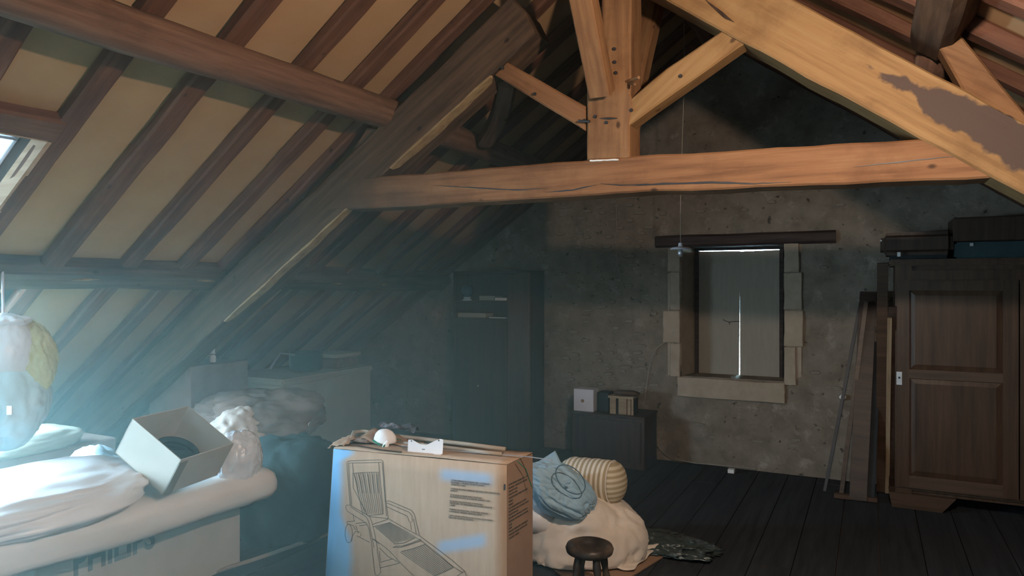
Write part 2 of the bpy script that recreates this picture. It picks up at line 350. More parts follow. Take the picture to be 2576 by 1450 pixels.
M['bedding'] = material('cream_bedding', [(0.3, (0.672, 0.594, 0.515)), (0.7, (0.784, 0.706, 0.616))], scale=4, rough=0.9, bump=0.15, sheen=0.2)
M['blue'] = material('blue_satin_fabric', [(0.3, (0.26, 0.42, 0.54)), (0.7, (0.33, 0.50, 0.62))], scale=6, rough=0.5, bump=0.12, sheen=0.3)
M['piping'] = material('blue_piping', [(0.3, (0.08, 0.15, 0.20)), (0.7, (0.10, 0.18, 0.24))], rough=0.7)
M['paleblue'] = material('pale_blue_plastic', [(0.3, (0.48, 0.66, 0.76)), (0.7, (0.60, 0.76, 0.84))], scale=4, rough=0.35, bump=0.25, spec=0.5)
M['aqua'] = material('pale_aqua_padding', [(0.3, (0.55, 0.74, 0.80)), (0.7, (0.66, 0.82, 0.86))], scale=4, rough=0.5, bump=0.2)
M['yellow'] = material('yellow_cloth', [(0.3, (0.50, 0.46, 0.22)), (0.7, (0.62, 0.57, 0.30))], scale=8, rough=0.9, bump=0.2)
M['clear'] = material('clear_crumpled_plastic', [(0.3, (0.72, 0.78, 0.85)), (0.7, (0.86, 0.90, 0.95))], scale=6, rough=0.2, bump=0.5, spec=0.8)
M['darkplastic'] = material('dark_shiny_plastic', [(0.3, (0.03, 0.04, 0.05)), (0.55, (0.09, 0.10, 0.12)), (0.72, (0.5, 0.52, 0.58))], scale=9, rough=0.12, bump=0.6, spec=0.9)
M['greenplastic'] = material('grey_green_film', [(0.3, (0.03, 0.045, 0.045)), (0.62, (0.06, 0.08, 0.08)), (0.75, (0.3, 0.34, 0.34))], scale=7, rough=0.25, bump=0.5, spec=0.7)
M['greybrown'] = material('brown_blanket', [(0.3, (0.17, 0.12, 0.10)), (0.7, (0.25, 0.18, 0.15))], scale=8, rough=0.95, bump=0.3)
M['tealdark'] = material('dark_teal_cloth', [(0.3, (0.018, 0.035, 0.038)), (0.7, (0.03, 0.055, 0.058))], scale=6, rough=0.9, bump=0.2)
M['palepaint'] = material('pale_painted_board', [(0.3, (0.30, 0.30, 0.25)), (0.7, (0.36, 0.35, 0.29))], scale=4, rough=0.8, bump=0.1)
M['slat'] = wood('raw_slat', (0.196, 0.133, 0.077), (0.280, 0.196, 0.119), (0.336, 0.245, 0.154), spots=False)
M['pole'] = wood('grey_wooden_pole', (0.24, 0.19, 0.15), (0.34, 0.28, 0.22), (0.42, 0.35, 0.28), spots=False)
M['stool'] = wood('dark_stool_wood', (0.020, 0.017, 0.016), (0.040, 0.032, 0.027), (0.13, 0.095, 0.065), rough=0.4, spots=False, st=(1, 1, 1), scale=7)
M['whitepaint'] = material('white_paint', [(0.3, (0.62, 0.60, 0.64)), (0.7, (0.68, 0.66, 0.70))], rough=0.6, bump=0.05)
M['maskwhite'] = material('mask_fibre', [(0.3, (0.84, 0.84, 0.86)), (0.7, (0.9, 0.9, 0.9))], rough=0.9, bump=0.05)
M['green'] = material('green_elastic', [(0.3, (0.02, 0.14, 0.09)), (0.7, (0.03, 0.2, 0.12))], rough=0.8)
M['acrylic'] = material('frosted_plastic', [(0.3, (0.70, 0.64, 0.62)), (0.7, (0.80, 0.74, 0.72))], scale=3, rough=0.3, bump=0.03, spec=0.6)
M['steel'] = material('worn_steel', [(0.3, (0.45, 0.45, 0.48)), (0.7, (0.6, 0.6, 0.62))], rough=0.35, bump=0.1)
M['steel'].node_tree.nodes['Principled BSDF'].inputs['Metallic'].default_value = 0.7
M['globe'] = material('blue_glass', [(0.3, (0.012, 0.045, 0.10)), (0.7, (0.02, 0.07, 0.15))], rough=0.08, bump=0, spec=0.9)
M['paper'] = material('white_paper', [(0.3, (0.7, 0.7, 0.68)), (0.7, (0.8, 0.8, 0.78))], rough=0.8, bump=0)
gm = bpy.data.materials.new('dimmed_glass'); gm.use_nodes = True; gt = gm.node_tree
tb_ = nd(gt, 'ShaderNodeBsdfTransparent'); tb_.inputs[0].default_value = (0.24, 0.24, 0.24, 1); gt.links.new(tb_.outputs[0], gt.nodes['Material Output'].inputs[0]); M['dimglass'] = gm  # grey tint added to cut the daylight through the skylight
M['wire'] = material('pale_flex', [(0.3, (0.30, 0.27, 0.22)), (0.7, (0.38, 0.34, 0.28))], rough=0.7, bump=0)
M['pot'] = material('dark_green_enamel', [(0.3, (0.012, 0.04, 0.045)), (0.7, (0.02, 0.06, 0.065))], rough=0.4, bump=0)
def striped(axis, per, a, b, name):
    def ex(nt, tc, colr):
        L = nt.links; sp = nd(nt, 'ShaderNodeSeparateXYZ'); L.new(tc.outputs['Object'], sp.inputs[0])
        k = nd(nt, 'ShaderNodeMath', operation='MULTIPLY'); k.inputs[1].default_value = 2 * PI / per; L.new(sp.outputs[axis], k.inputs[0])
        s = nd(nt, 'ShaderNodeMath', operation='SINE'); L.new(k.outputs[0], s.inputs[0])
        r = nd(nt, 'ShaderNodeMapRange'); r.inputs[1].default_value = -0.25; r.inputs[2].default_value = 0.25; L.new(s.outputs[0], r.inputs[0])
        mx = nd(nt, 'ShaderNodeMixRGB'); L.new(r.outputs[0], mx.inputs[0]); mx.inputs[1].default_value = (*a, 1); mx.inputs[2].default_value = (*b, 1)
        return mx.outputs[0]
    return material(name, [(0.3, a), (0.7, b)], scale=30, rough=0.9, bump=0.1, extra=ex)
M['stripe'] = striped('Z', 0.029, (0.40, 0.32, 0.20), (0.74, 0.68, 0.58), 'striped_ticking')
M['stripe2'] = striped('X', 0.029, (0.40, 0.32, 0.20), (0.62, 0.55, 0.42), 'striped_ticking_end')

# ---------------------------------------------------------------- the attic shell
RX, RZ, SLP, GY = -1.12, 3.68, 0.715, 6.16           # ridge, slope of the roof, gable
def rz(x): return RZ - SLP * abs(x - RX)
ANG = math.atan(SLP); CA, SA = math.cos(ANG), math.sin(ANG)
EAVE = 5.10                                            # horizontal run from ridge to eave
Y0, Y1 = -2.6, GY + 0.30
HOLES = [(2.05, 2.70, 1.14, 1.775), (2.98, 3.90, -1.25, 2.08)]   # in the left slope: run from the ridge, Y range
HOLES_R = [(1.70, 2.42, -2.00, -0.50)]  # unseen skylight added behind the viewer to brighten things at left
def slope_M(side, y=0.0):
    """local x runs down the slope from the ridge, local y along the ridge, local z out of the roof"""
    x = Vector((side * CA, 0, -SA)); z = Vector((side * SA, 0, CA)); yv = z.cross(x)
    m = Matrix((x, yv, z)).transposed().to_4x4(); m.translation = Vector((RX, y, RZ)); return m
LY = sorted([1.83, 2.215, 2.65, 3.02, 3.335, 1.43, 1.03, 0.63, 0.23, -0.17, -0.57, -0.97, -1.37, -1.77, -2.17, -2.55, 3.76, 4.18, 4.60, 5.02, 5.44, 5.84, 6.10])
RYs = sorted([3.33, 3.75, 4.17, 2.92, 2.5, 2.1, 1.7, 1.3, .9, .5, .1, -.3, -.7, -1.1, -1.5, -1.9, -2.3, -2.55, 4.6, 5.02, 5.44, 5.84, 6.10])
for side, YS, nm in ((-1, LY, 'left'), (1, RYs, 'right')):
    ceil = empty('ceiling', (RX, 0, RZ), kind='structure')
    mb = MB(); holes = HOLES if side < 0 else HOLES_R
    xs = sorted({0.0, EAVE + 0.15} | {v for h in holes for v in h[:2]}); ys = sorted({Y0 - .1, Y1 + .1} | {v for h in holes for v in h[2:]})
    Ms = slope_M(side)
    for xa, xb in zip(xs[:-1], xs[1:]):
        for ya, yb in zip(ys[:-1], ys[1:]):
            if any(h[0] <= (xa+xb)/2 <= h[1] and h[2] <= (ya+yb)/2 <= h[3] for h in holes): continue
            sg = -1 if side < 0 else 1      # local y direction
            mb.box(xa / CA - (0.08 if xa == 0 else 0), xb / CA, min(sg*ya, sg*yb), max(sg*ya, sg*yb), 0.021, 0.10)
    yl = (Ms.to_3x3() @ Vector((0, 1, 0))).y
    if yl * sg < 0: mb.V = [Vector((v.x, -v.y, v.z)) for v in mb.V]
    mb.out('roof_deck', M['deck'], ceil, Ms)
    edges = [Y0] + [y for y in YS] + [Y1]
    for a, b in zip(edges[:-1], edges[1:]):
        segs = [(0.0, EAVE)]
        for h in holes:
            if a < h[3] - .04 and b > h[2] + .04:
                ns = []
                for s0, s1 in segs:
                    if h[0] < s1 and h[1] > s0: ns += [(s0, h[0]), (h[1], s1)]
                    else: ns.append((s0, s1))
                segs = ns
        ya, yb = a, b
        for h in holes:
            if a < h[2] < b and b - h[2] < 0.15: yb = h[2]
        for s0, s1 in segs:
            if s1 - s0 < .05: continue
            c = (ya + yb) / 2; m2 = slope_M(side, c); hw = (yb - ya) / 2
            bx = MB().box(s0 / CA, s1 / CA, -hw, hw, -0.003 + 0.004 * random.random(), 0.02)
            bx.out('panel', M['panel'], ceil, m2)
    for y in YS:
        segs = [(0.03, EAVE)]
        for h in holes:
            if h[2] - .03 < y < h[3] + .03:
                segs = [q for s0, s1 in segs for q in ([(s0, h[0]), (h[1], s1)] if s0 < h[0] and s1 > h[1] else [(s0, s1)])]
        for s0, s1 in segs:
            if s1 - s0 < .1: continue
            a = Vector((RX + side * s0, y + random.uniform(-.006, .006), rz(RX + side * s0))); b = Vector((RX + side * s1, y + random.uniform(-.006, .006), rz(RX + side * s1)))
            n = Vector((side * SA, 0, CA)); off = -0.034
            beam('rafter', a + n * off, b + n * off, 0.105 * random.uniform(.93, 1.08), 0.062, M['rafter'], ceil, jit=0.004, bow=random.uniform(-.006, .006))
# reveals of the two openings in the left slope (skylight, side window)
def opening(name, h, dep, zlo, sd=-1):
    e = empty(name, (RX + sd * h[0], h[2], rz(RX + sd * h[0])), kind='structure'); n = Vector((sd * SA, 0, CA))
    P = [Vector((RX + sd * h[i], y, rz(RX + sd * h[i]))) for i, y in ((0, h[2]), (1, h[2]), (1, h[3]), (0, h[3]))]
    cen = sum(P, Vector()) / 4
    for a, b in ((0, 1), (1, 2), (2, 3), (3, 0)):
        A, B = P[a], P[b]; mid = (A + B) / 2; o = (mid - cen); t = (B - A).normalized(); o = (o - t * o.dot(t) - n * o.dot(n)).normalized() * 0.02
        q = [A + n * zlo, B + n * zlo, B + n * dep, A + n * dep]
        MB().hexa([q[0], q[1], q[1] + o, q[0] + o, q[3], q[2], q[2] + o, q[3] + o]).out('reveal_board', M['reveal'], e, Matrix.Identity(4))
    return e, P, n
sk, P, n = opening('window_2', HOLES[0], 0.085, -0.065)
mb = MB()
mb.tube([P[3] + n * .15, P[0].lerp(P[3], .5).lerp(P[1].lerp(P[2], .5), .22) + n * .15, P[2].lerp(P[3], .8) + n * .15], .012, 6)
mb.tube([P[0].lerp(P[3], .78) + n * .15, P[3].lerp(P[2], .20) + n * .15], .012, 6)
mb.tube([P[0] + n*.15, P[3] + n*.15, P[2] + n*.15, P[1] + n*.15, P[0] + n*.15], .012, 6)
mb.V = [v - n * .055 for v in mb.V]
mb.out('window_bar', M['whitepaint'], sk, Matrix.Identity(4))
q4 = [p + n * .115 for p in P]
MB().hexa(q4 + [p + n * .004 for p in q4]).out('dimming_pane', M['dimglass'], sk, Matrix.Identity(4))
sw, P, n = opening('window_3', HOLES[1], 0.16, -0.02)
mb = MB(); mb.tube([P[0].lerp(P[3], .5) + n*.13, P[1].lerp(P[2], .5) + n*.13], .018, 6); mb.tube([P[0]+n*.13, P[3]+n*.13, P[2]+n*.13, P[1]+n*.13, P[0]+n*.13], .02, 6)
mb.out('window_bar', M['whitepaint'], sw, Matrix.Identity(4))
hdr = beam('trimmer', (RX - 1.98, 1.03, rz(RX - 1.98) - .04), (RX - 1.98, 1.80, rz(RX - 1.98) - .04), 0.13, 0.07, M['rafter'], sk, yh=(CA, 0, SA))
# light portals in the openings (they only help the renderer find the sky)
sr, P, n = opening('fill_opening_right', HOLES_R[0], 0.12, -0.065, 1)
MB().tube([P[0]+n*.1, P[3]+n*.1, P[2]+n*.1, P[1]+n*.1, P[0]+n*.1], .02, 6).out('window_bar', M['whitepaint'], sr, Matrix.Identity(4))
for h, sd in [(q, -1) for q in HOLES] + [(q, 1) for q in HOLES_R]:
    d = bpy.data.lights.new('daylight_portal', 'AREA'); d.shape = 'RECTANGLE'; d.size = (h[1]-h[0]) / CA; d.size_y = h[3]-h[2]; d.cycles.is_portal = True
    o = bpy.data.objects.new('daylight_portal', d); xm = RX + sd * (h[0]+h[1])/2; n = Vector((sd * SA, 0, CA))
    zz = n; xx = Vector((sd * CA, 0, -SA)); m = Matrix((xx, zz.cross(xx), zz)).transposed().to_4x4(); m.translation = Vector((xm, (h[2]+h[3])/2, rz(xm))) + n * 0.12
    put(o, None, m)

# floor boards
fl = empty('floor', (RX, 0, 0), kind='structure')
mb = MB().box(-6.4, 4.2, Y0 - .1, Y1 + .1, -0.12, -0.03); mb.out('subfloor', M['deck'], fl, Matrix.Identity(4))
x = -6.3
while x < 4.1:
    wd = random.uniform(.19, .24); y = Y0 - random.random() * 1.5
    while y < Y1:
        ln = random.uniform(2.6, 4.2); a, b = max(y, Y0), min(y + ln, Y1)
        if b > a: MB().box(-wd/2 + .003, wd/2 - .003, a + .002, b - .002, -0.03, random.uniform(-.003, 0)).out('floorboard', M['floor'], fl, Matrix.Translation((x + wd/2, 0, 0)))
        y += ln
    x += wd

# gable wall with its window opening
WX0, WX1, WZ0, WZ1 = -1.475, -0.62, 0.755, 1.885
gw = empty('wall_far', (RX, GY, 0), kind='structure')
st = 0.05; xs = [RX - EAVE - .2 + i * st for i in range(int((2*EAVE + .4) / st) + 1)]; zs = [i * st for i in range(int(3.9 / st) + 1)]
def snap(v, t): return [t_ if abs(v - t_) < st / 2 else None for t_ in t]
def sn(v, ts):
    for t_ in ts:
        if abs(v - t_) <= st / 2: return t_
    return v
V = []; idx = {}; Fc = []
for i, x_ in enumerate(xs):
    for j, z_ in enumerate(zs):
        xx, zz = sn(x_, (WX0, WX1)), sn(z_, (WZ0, WZ1))
        if zz > rz(xx) + 0.16: continue
        hole_edge = xx in (WX0, WX1) or zz in (WZ0, WZ1)
        dy = 0 if hole_edge else 0.016 * fb((xx, 0, zz), 2.3, 1) + 0.006 * fb((xx, 0, zz), 11, 2)
        idx[i, j] = len(V); V.append((xx - RX, dy, zz))
for i in range(len(xs) - 1):
    for j in range(len(zs) - 1):
        k = [(i, j), (i+1, j), (i+1, j+1), (i, j+1)]
        if not all(q in idx for q in k): continue
        cx = (V[idx[k[0]]][0] + V[idx[k[2]]][0]) / 2 + RX; cz = (V[idx[k[0]]][2] + V[idx[k[2]]][2]) / 2
        if WX0 < cx < WX1 and WZ0 < cz < WZ1: continue
        Fc.append(tuple(idx[q] for q in k))
pl = mesh('plaster', V, Fc, M['wall'], gw, Matrix.Translation((RX, GY, 0)), smooth=True)
bk = MB()     # masonry behind the plaster
for a in ((-6.6, WX0, 0, 3.9), (WX1, 4.4, 0, 3.9), (WX0, WX1, 0, WZ0), (WX0, WX1, WZ1, 3.9)): bk.box(a[0], a[1], GY + .035, GY + .42, a[2], a[3])
bk.out('masonry', M['rubble'], gw, Matrix.Identity(4))
# rubble showing through the plaster, stone by stone
random.seed(21); placed = []; proto = []
for k in range(5):
    Vv = []; Ff = []
    for i in range(8):
        a = 2*PI*i/8 + random.uniform(-.2, .2); q = random.uniform(.8, 1.05); Vv.append((q*math.cos(a), 0.0, q*math.sin(a)))
    for i in range(8): v = Vv[i]; Vv.append((v[0]*.82, -1, v[2]*.8))
    for i in range(8): Ff.append((i, (i+1)%8, 8+(i+1)%8, 8+i))
    Ff.append(tuple(range(8, 16))); me = bpy.data.meshes.new('stone'); me.from_pydata(Vv, [], Ff); me.materials.append(M['rubble']); proto.append(me)
tries = 0
while len(placed) < 190 and tries < 6000:
    tries += 1
    if random.random() < .75: sx_, sz_ = random.gauss(-2.15, .30), random.uniform(.55, 2.35)
    else: sx_, sz_ = random.uniform(-3.3, .2), random.uniform(.2, 2.6)
    a, b = random.uniform(.03, .075), random.uniform(.010, .022)
    if WX0 - .22 < sx_ < WX1 + .22 and WZ0 - .25 < sz_ < WZ1 + .25: continue
    if sz_ > rz(sx_) - .12: continue
    if any(abs(sx_ - p[0]) < a + p[2] and abs(sz_ - p[1]) < b + p[3] + .004 for p in placed): continue
    placed.append((sx_, sz_, a, b)); o = bpy.data.objects.new('stone', random.choice(proto))
    dy = 0.016 * fb((sx_, 0, sz_), 2.3, 1)
    put(o, gw, Matrix.Translation((sx_, GY + dy + .004, sz_)) @ Matrix.Rotation(random.uniform(-.08, .08), 4, 'Y') @ Matrix.Diagonal((a, random.uniform(.010, .018), b, 1)))
# near wall behind the camera and low side boards close the room
nw = empty('wall_near', (RX, Y0, 0), kind='structure')
NW = (-1.20, -0.85, 1.10, 1.50)      # unseen opening added behind the viewer for daylight fill
mb = MB()
for q in ((-6.6, NW[0], -.1, 3.9), (NW[1], 4.4, -.1, 3.9), (NW[0], NW[1], -.1, NW[2]), (NW[0], NW[1], NW[3], 3.9)): mb.box(q[0], q[1], Y0 - .2, Y0, q[2], q[3])
mb.out('plaster', M['wall'], nw, Matrix.Identity(4))
w4 = empty('fill_opening_near', (-1.05, Y0, NW[2]), kind='structure')
mb = MB(); xm4 = (NW[0] + NW[1]) / 2
for q in ((NW[0], NW[0] + .04, NW[2], NW[3]), (NW[1] - .04, NW[1], NW[2], NW[3]), (xm4 - .03, xm4 + .03, NW[2], NW[3]), (NW[0], NW[1], NW[2], NW[2] + .04), (NW[0], NW[1], NW[3] - .04, NW[3])): mb.box(q[0], q[1], Y0 - .14, Y0 - .09, q[2], q[3])
mb.out('window_frame', M['whitepaint'], w4, Matrix.Identity(4))
d = bpy.data.lights.new('daylight_portal', 'AREA'); d.shape = 'RECTANGLE'; d.size = NW[1] - NW[0]; d.size_y = NW[3] - NW[2]; d.cycles.is_portal = True
o = bpy.data.objects.new('daylight_portal', d); put(o, None, Matrix.Translation((xm4, Y0 - .15, (NW[2] + NW[3]) / 2)) @ Matrix.Rotation(PI/2, 4, 'X') @ Matrix.Rotation(0, 4, 'Y'))
for sd, nm in ((-1, 'wall_left'), (1, 'wall_right')):
    xx = RX + sd * (EAVE - .12); o = MB().box(min(xx, xx + sd*.1), max(xx, xx + sd*.1), Y0, Y1, -.05, 0.16).out(nm, M['wall']); tag(o, kind='structure')

# ---------------------------------------------------------------- gable window
w1 = empty('window_1', (-1.05, GY, WZ0), kind='structure')
SY = GY + 0.30; SX0, SX1, SZ0, SZ1 = -1.392, -0.696, 0.735, 1.86
I = Matrix.Identity(4)
MB().hexa([(WX0, GY, WZ0), (WX0 - .12, GY, WZ0), (WX0 - .12, SY + .05, WZ0), (SX0 - .03, SY + .05, WZ0), (WX0, GY, WZ1), (WX0 - .12, GY, WZ1), (WX0 - .12, SY + .05, WZ1), (SX0 - .03, SY + .05, WZ1)]).out('reveal', M['stone'], w1, I)
MB().hexa([(WX1, GY, WZ0), (WX1 + .12, GY, WZ0), (WX1 + .12, SY + .05, WZ0), (SX1 + .03, SY + .05, WZ0), (WX1, GY, WZ1), (WX1 + .12, GY, WZ1), (WX1 + .12, SY + .05, WZ1), (SX1 + .03, SY + .05, WZ1)]).out('reveal', M['stone'], w1, I)
def stone(x0, x1, z0, z1, mat=M['stone'], nm='jamb_stone', pr=0.022, dep=0.10, chip=0):
    W = Matrix.Translation(((x0+x1)/2, GY, (z0+z1)/2)); a, b = (x1-x0)/2, (z1-z0)/2; V = []; n = 5
    ring = [(-a + 2*a*i/n, -b) for i in range(n)] + [(a, -b + 2*b*i/n) for i in range(n)] + [(a - 2*a*i/n, b) for i in range(n)] + [(-a, b - 2*b*i/n) for i in range(n)]
    R_ = [(x_ + random.uniform(-.003, .003), z_ + random.uniform(-.003, .003)) for x_, z_ in ring]
    for y_, s_ in ((dep, 0), (-pr + .006, 0), (-pr, .006)):
        for x_, z_ in R_: V.append((x_ - math.copysign(s_, x_), y_, z_ - math.copysign(s_, z_)))
    m_ = len(R_); Fc = [(r*m_+i, r*m_+(i+1)%m_, (r+1)*m_+(i+1)%m_, (r+1)*m_+i) for r in (0, 1) for i in range(m_)] + [tuple(2*m_+i for i in range(m_))]
    return mesh(nm, V, Fc, mat, w1, W)
def PX(px, py, Y=GY): p = atY(px, py, Y); return p.x, p.z
def stone_px(l, t, r, b, **k):
    x0, z1 = PX(l, (t+b)/2)[0], PX((l+r)/2, t)[1]; x1, z0 = PX(r, (t+b)/2)[0], PX((l+r)/2, b)[1]; stone(x0, x1, z0, z1, **k)
for q in ((1681, 624, 1712, 683), (1687, 685, 1712, 780), (1669, 782, 1712, 862), (1687, 864, 1712, 948),
          (1973, 612, 2011, 685), (1973, 687, 2018, 779), (1973, 781, 2021, 872), (1973, 874, 2003, 970)): stone_px(*q)
stone_px(1705, 956, 1976, 1006, nm='sill_stone', pr=.03)
MB().box(WX0, WX1, GY, SY + .05, WZ0 - .06, WZ0 - .01).out('sill_stone', M['stone'], w1, I)
o = beam('lintel', (-1.70, GY + .06, 1.935), (-0.245, GY + .06, 1.937), 0.19, 0.105, M['lintel'], w1, seed=3)
# wooden frame and two shutters with daylight between them
fr = MB(); fr.box(SX0 - .03, SX0 + .004, SY - .012, SY + .05, SZ0 - .02, WZ1); fr.box(SX1 - .004, SX1 + .03, SY - .012, SY + .05, SZ0 - .02, WZ1)
fr.box(SX0 - .03, SX1 + .03, SY - .02, SY + .05, SZ1 + .002, WZ1 + .01); fr.box(SX0 - .03, SX1 + .03, SY - .02, SY + .05, SZ0 - .06, SZ0 + .012)
fr.out('window_frame', M['lintel'], w1, I)
xm = atY(1861, 800, SY).x
def shutter(x0, x1, xb0, xb1, zt0, zt1, zb0, zb1):
    s = MB().hexa([(xb0, SY, zb0), (xb1, SY, zb1), (xb1, SY + .022, zb1), (xb0, SY + .022, zb0), (x0, SY, zt0), (x1, SY, zt1), (x1, SY + .022, zt1), (x0, SY + .022, zt0)]).out('shutter', M['shutter'], w1, I)
    return s
s1 = shutter(SX0 + .004, xm + .0025, SX0 + .004, xm - .007, SZ1 - .003, SZ1 - .008, SZ0 + .0125, SZ0 + .012)
s2 = shutter(xm + .0005, SX1 - .004, xm + .0015, SX1 - .004, SZ1 - .011, SZ1 - .004, SZ0 + .010, SZ0 + .018)
hk = MB(); a = atY(1820, 806, SY - .006); b = atY(1834, 811, SY - .006); c = atY(1862, 809, SY - .006)
hk.tube([a + Vector((0, 0, .012)), a, b, (b + c) / 2 + Vector((0, 0, .004)), c], .003, 5); hk.tube([b, b + Vector((.004, 0, -.02))], .003, 5); hk.out('shutter_hook', M['iron'], s1, I)

# ---------------------------------------------------------------- roof truss
TY = 3.20
tr = empty('roof_truss', (RX, TY + .09, 0), 'braced timber roof truss of ochre and dark beams crossing the attic', 'roof truss')
# right principal: lower edge z = 2.584 - .72 (x + .459)
def rl(x): return 2.584 - .724 * (x + .459)
def ru(x): return 2.76 - .755 * (x + .29)
PATCH_ANG = -math.atan(.74)
poly = [(-.98, ru(-.98)), (-.98, rl(-.98)), (-.3, rl(-.3)), (.6, rl(.6)), (2.9, rl(2.9)), (3.1, ru(3.1) + .02), (.51, ru(.51)), (-.29, ru(-.29))]
# local frame origin is poly[0] (upper crown end); x runs down along the beam
_px, _pz = .30, -.15
hewn('principal_rafter', poly, TY - .012, TY + .19, M['ochre'], tr, ang=PATCH_ANG, seed=4)['label'] = 'ochre timber with a grey brown patch of old surface'
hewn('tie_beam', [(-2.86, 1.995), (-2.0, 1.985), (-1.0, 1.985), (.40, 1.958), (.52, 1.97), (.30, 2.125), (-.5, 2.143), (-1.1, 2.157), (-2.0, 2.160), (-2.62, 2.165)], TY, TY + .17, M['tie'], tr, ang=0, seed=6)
def ll(x): return 2.648 + .675 * (x + 1.751)
poly = [(-1.50, ll(-1.50)), (-1.56, ll(-1.56) + .16), (-1.64, 3.03), (-2.2, ll(-2.2) + .30), (-2.8, ll(-2.8) + .29), (-5.7, ll(-5.7) + .26), (-5.75, .02), (-5.5, .02), (-5.3, ll(-5.3)), (-3.7, ll(-3.7)), (-2.7, ll(-2.7)), (-2.4, ll(-2.4)), (-1.751, ll(-1.751))]
hewn('principal_rafter', poly, TY + .003, TY + .20, M['old'], tr, ang=PI + math.atan(.675), seed=9, jit=.006)['label'] = 'dark weathered timber with its lower edge coloured as lit'
for a, b in ((-2.40, -1.76), (-3.72, -2.68)):   # pale strips that paint the lamplit soffit along the lower edge
    V = []; Fc = []; nseg = 26
    for i in range(nseg + 1):
        t = i / nseg; x_ = a + (b - a) * t; wv = 0.5 + 0.5 * math.sin(PI * t) ** .5 if 0 < t < 1 else .15; z_ = ll(x_) + .010 * nz((x_, 0, 0), 9, 2)
        V += [(x_ - .006, TY + .006, z_ + .006 * wv), (x_ + .004, TY + .004, z_ - .006), (x_ + .006, TY + .014 + .06 * wv, z_ - .008), (x_, TY + .02, z_ + .02)]
    for i in range(nseg):
        for k in range(4): Fc.append((i*4+k, i*4+(k+1)%4, i*4+4+(k+1)%4, i*4+4+k))
    Fc += [(0, 1, 2, 3), tuple(nseg*4 + k for k in range(4))]
    mesh('lit_soffit_strip', V, Fc, M['arris'], tr, I)['label'] = 'pale strip coloured as the lit soffit'
def tz(x, y): p = atY(x, y, TY); return (p.x, p.z)
hewn('king_post', [tz(1475, 402), tz(1583, 400), tz(1583, 310), tz(1592, 262), tz(1584, 236), tz(1586, 190), tz(1586, -60), (-1.01, 3.45), (-1.20, 3.45), tz(1512, -60), tz(1512, 230), tz(1500, 240), tz(1475, 214)], TY + .004, TY + .18, M['post'], tr, ang=PI/2, seed=11, jit=.002)
hewn('strut', [tz(1238, 186), tz(1270, 153), tz(1470, 265), tz(1470, 328)][::-1], TY + .02, TY + .13, M['strut'], tr, ang=-.58, seed=12, jit=.002)
hewn('strut', [tz(1566, 327), tz(1680, 243), tz(1856, 118), tz(1890, 96), tz(1838, 60), tz(1676, 170), tz(1568, 262)], TY + .008, TY + .12, M['ochre'], tr, ang=.70, seed=13, jit=.002)
xb = -1.135
beam('brace', (xb, TY - .03, 2.46), (xb, 2.50, 3.46), 0.105, 0.10, M['post'], tr, yh=(1, 0, 0), jit=.001, ch=.06)['label'] = 'brace rising from the post towards the viewer'
beam('brace', (-1.10, TY + .19, 2.30), (-1.10, 4.10, 3.40), 0.10, 0.11, M['post'], tr, yh=(1, 0, 0), jit=.002)['label'] = 'brace rising from the post towards the gable'
beam('purlin_brace', (-1.74, TY + .16, 2.66), (-2.30, 4.12, 2.52), 0.10, 0.10, M['purlin'], tr, yh=(0, 0, 1), jit=.003, bow=.03)
mb = MB()
for (a, b, r) in (((1583, 203), (1607, 195), .008), ((1585, 210), (1597, 212), .007)):
    p = atY(*a, TY - .01); q = atY(*b, TY - .07); MB().tube([p - (q-p)*.4, q], r, 6).out('peg', M['post'], tr, I)
for (x_, y_) in ((1793-268, 308), (1497, 293), (1470, 303), (1545, 123), (1546, 156), (1549, 183), (1588, 277), (1345, 236), (1264, 171), (1712, 191)):
    p = atY(x_, y_, TY - .002); MB().tube([p + Vector((0, .006, 0)), p - Vector((0, .003, 0))], .008, 8).out('nail_head', M['iron'], tr, I)
p = atY(1455, 304, TY - .004); q = atY(1484, 306, TY - .004); MB().tube([p, q], .006, 6).out('iron_dowel', M['iron'], tr, I)
p = atY(1508, 298, TY - .001); q = atY(1552, 298, TY - .001); MB().tube([p, (p+q)/2, q], [.001, .005, .002], 6).out('crack', M['iron'], tr, I)
def crack(pts, wdt, Yp=TY, mt=None):
    V = []; Fc = []; P = [atY(x_, y_, Yp - .0035) for x_, y_ in pts]; Q = []
    for a, b in zip(P[:-1], P[1:]): Q += [a.lerp(b, i / 5) for i in range(5)]
    Q.append(P[-1]); m_ = len(Q)
    for i, q in enumerate(Q):
        h = wdt * math.sin(PI * min(max(i / (m_-1), .03), .97)) * (1 + .7 * nz(q, 22, 3)); j = .003 * nz(q, 30, 5)
        V += [q + Vector((0, 0, h/2 + j)), q + Vector((0, .006, 0)), q + Vector((0, 0, -h/2 + j))]
    for i in range(m_ - 1): Fc += [(i*3, i*3+1, i*3+4, i*3+3), (i*3+1, i*3+2, i*3+5, i*3+4), (i*3+2, i*3, i*3+3, i*3+5)]
    mesh('crack', V, Fc, mt or M['iron'], tr, I)
crack([(1090, 466), (1180, 472), (1300, 478), (1380, 474)], .006)
crack([(1370, 484), (1440, 478), (1500, 466)], .006)
crack([(1510, 462), (1560, 466), (1640, 464), (1790, 459), (1900, 462), (1990, 458)], .008)
crack([(2150, 420), (2290, 404), (2420, 392)], .004)
crack([(1776, 0), (1810, 30), (1846, 56)], .02, TY - .014, M['brown'])
# mortar packing between post and tie
p0_, p1_ = atY(1484, 405, TY - .004), atY(1556, 402, TY - .004); V = []
MB().tube([p0_.lerp(p1_, i / 8) + Vector((0, 0, .003 * nz((i, 0, 0), 1.7, 4))) for i in range(9)], [.003 + .003 * abs(nz((i, 3, 0), 1.3, 2)) for i in range(9)], 6).out('plaster_bead', M['paper'], tr, I)
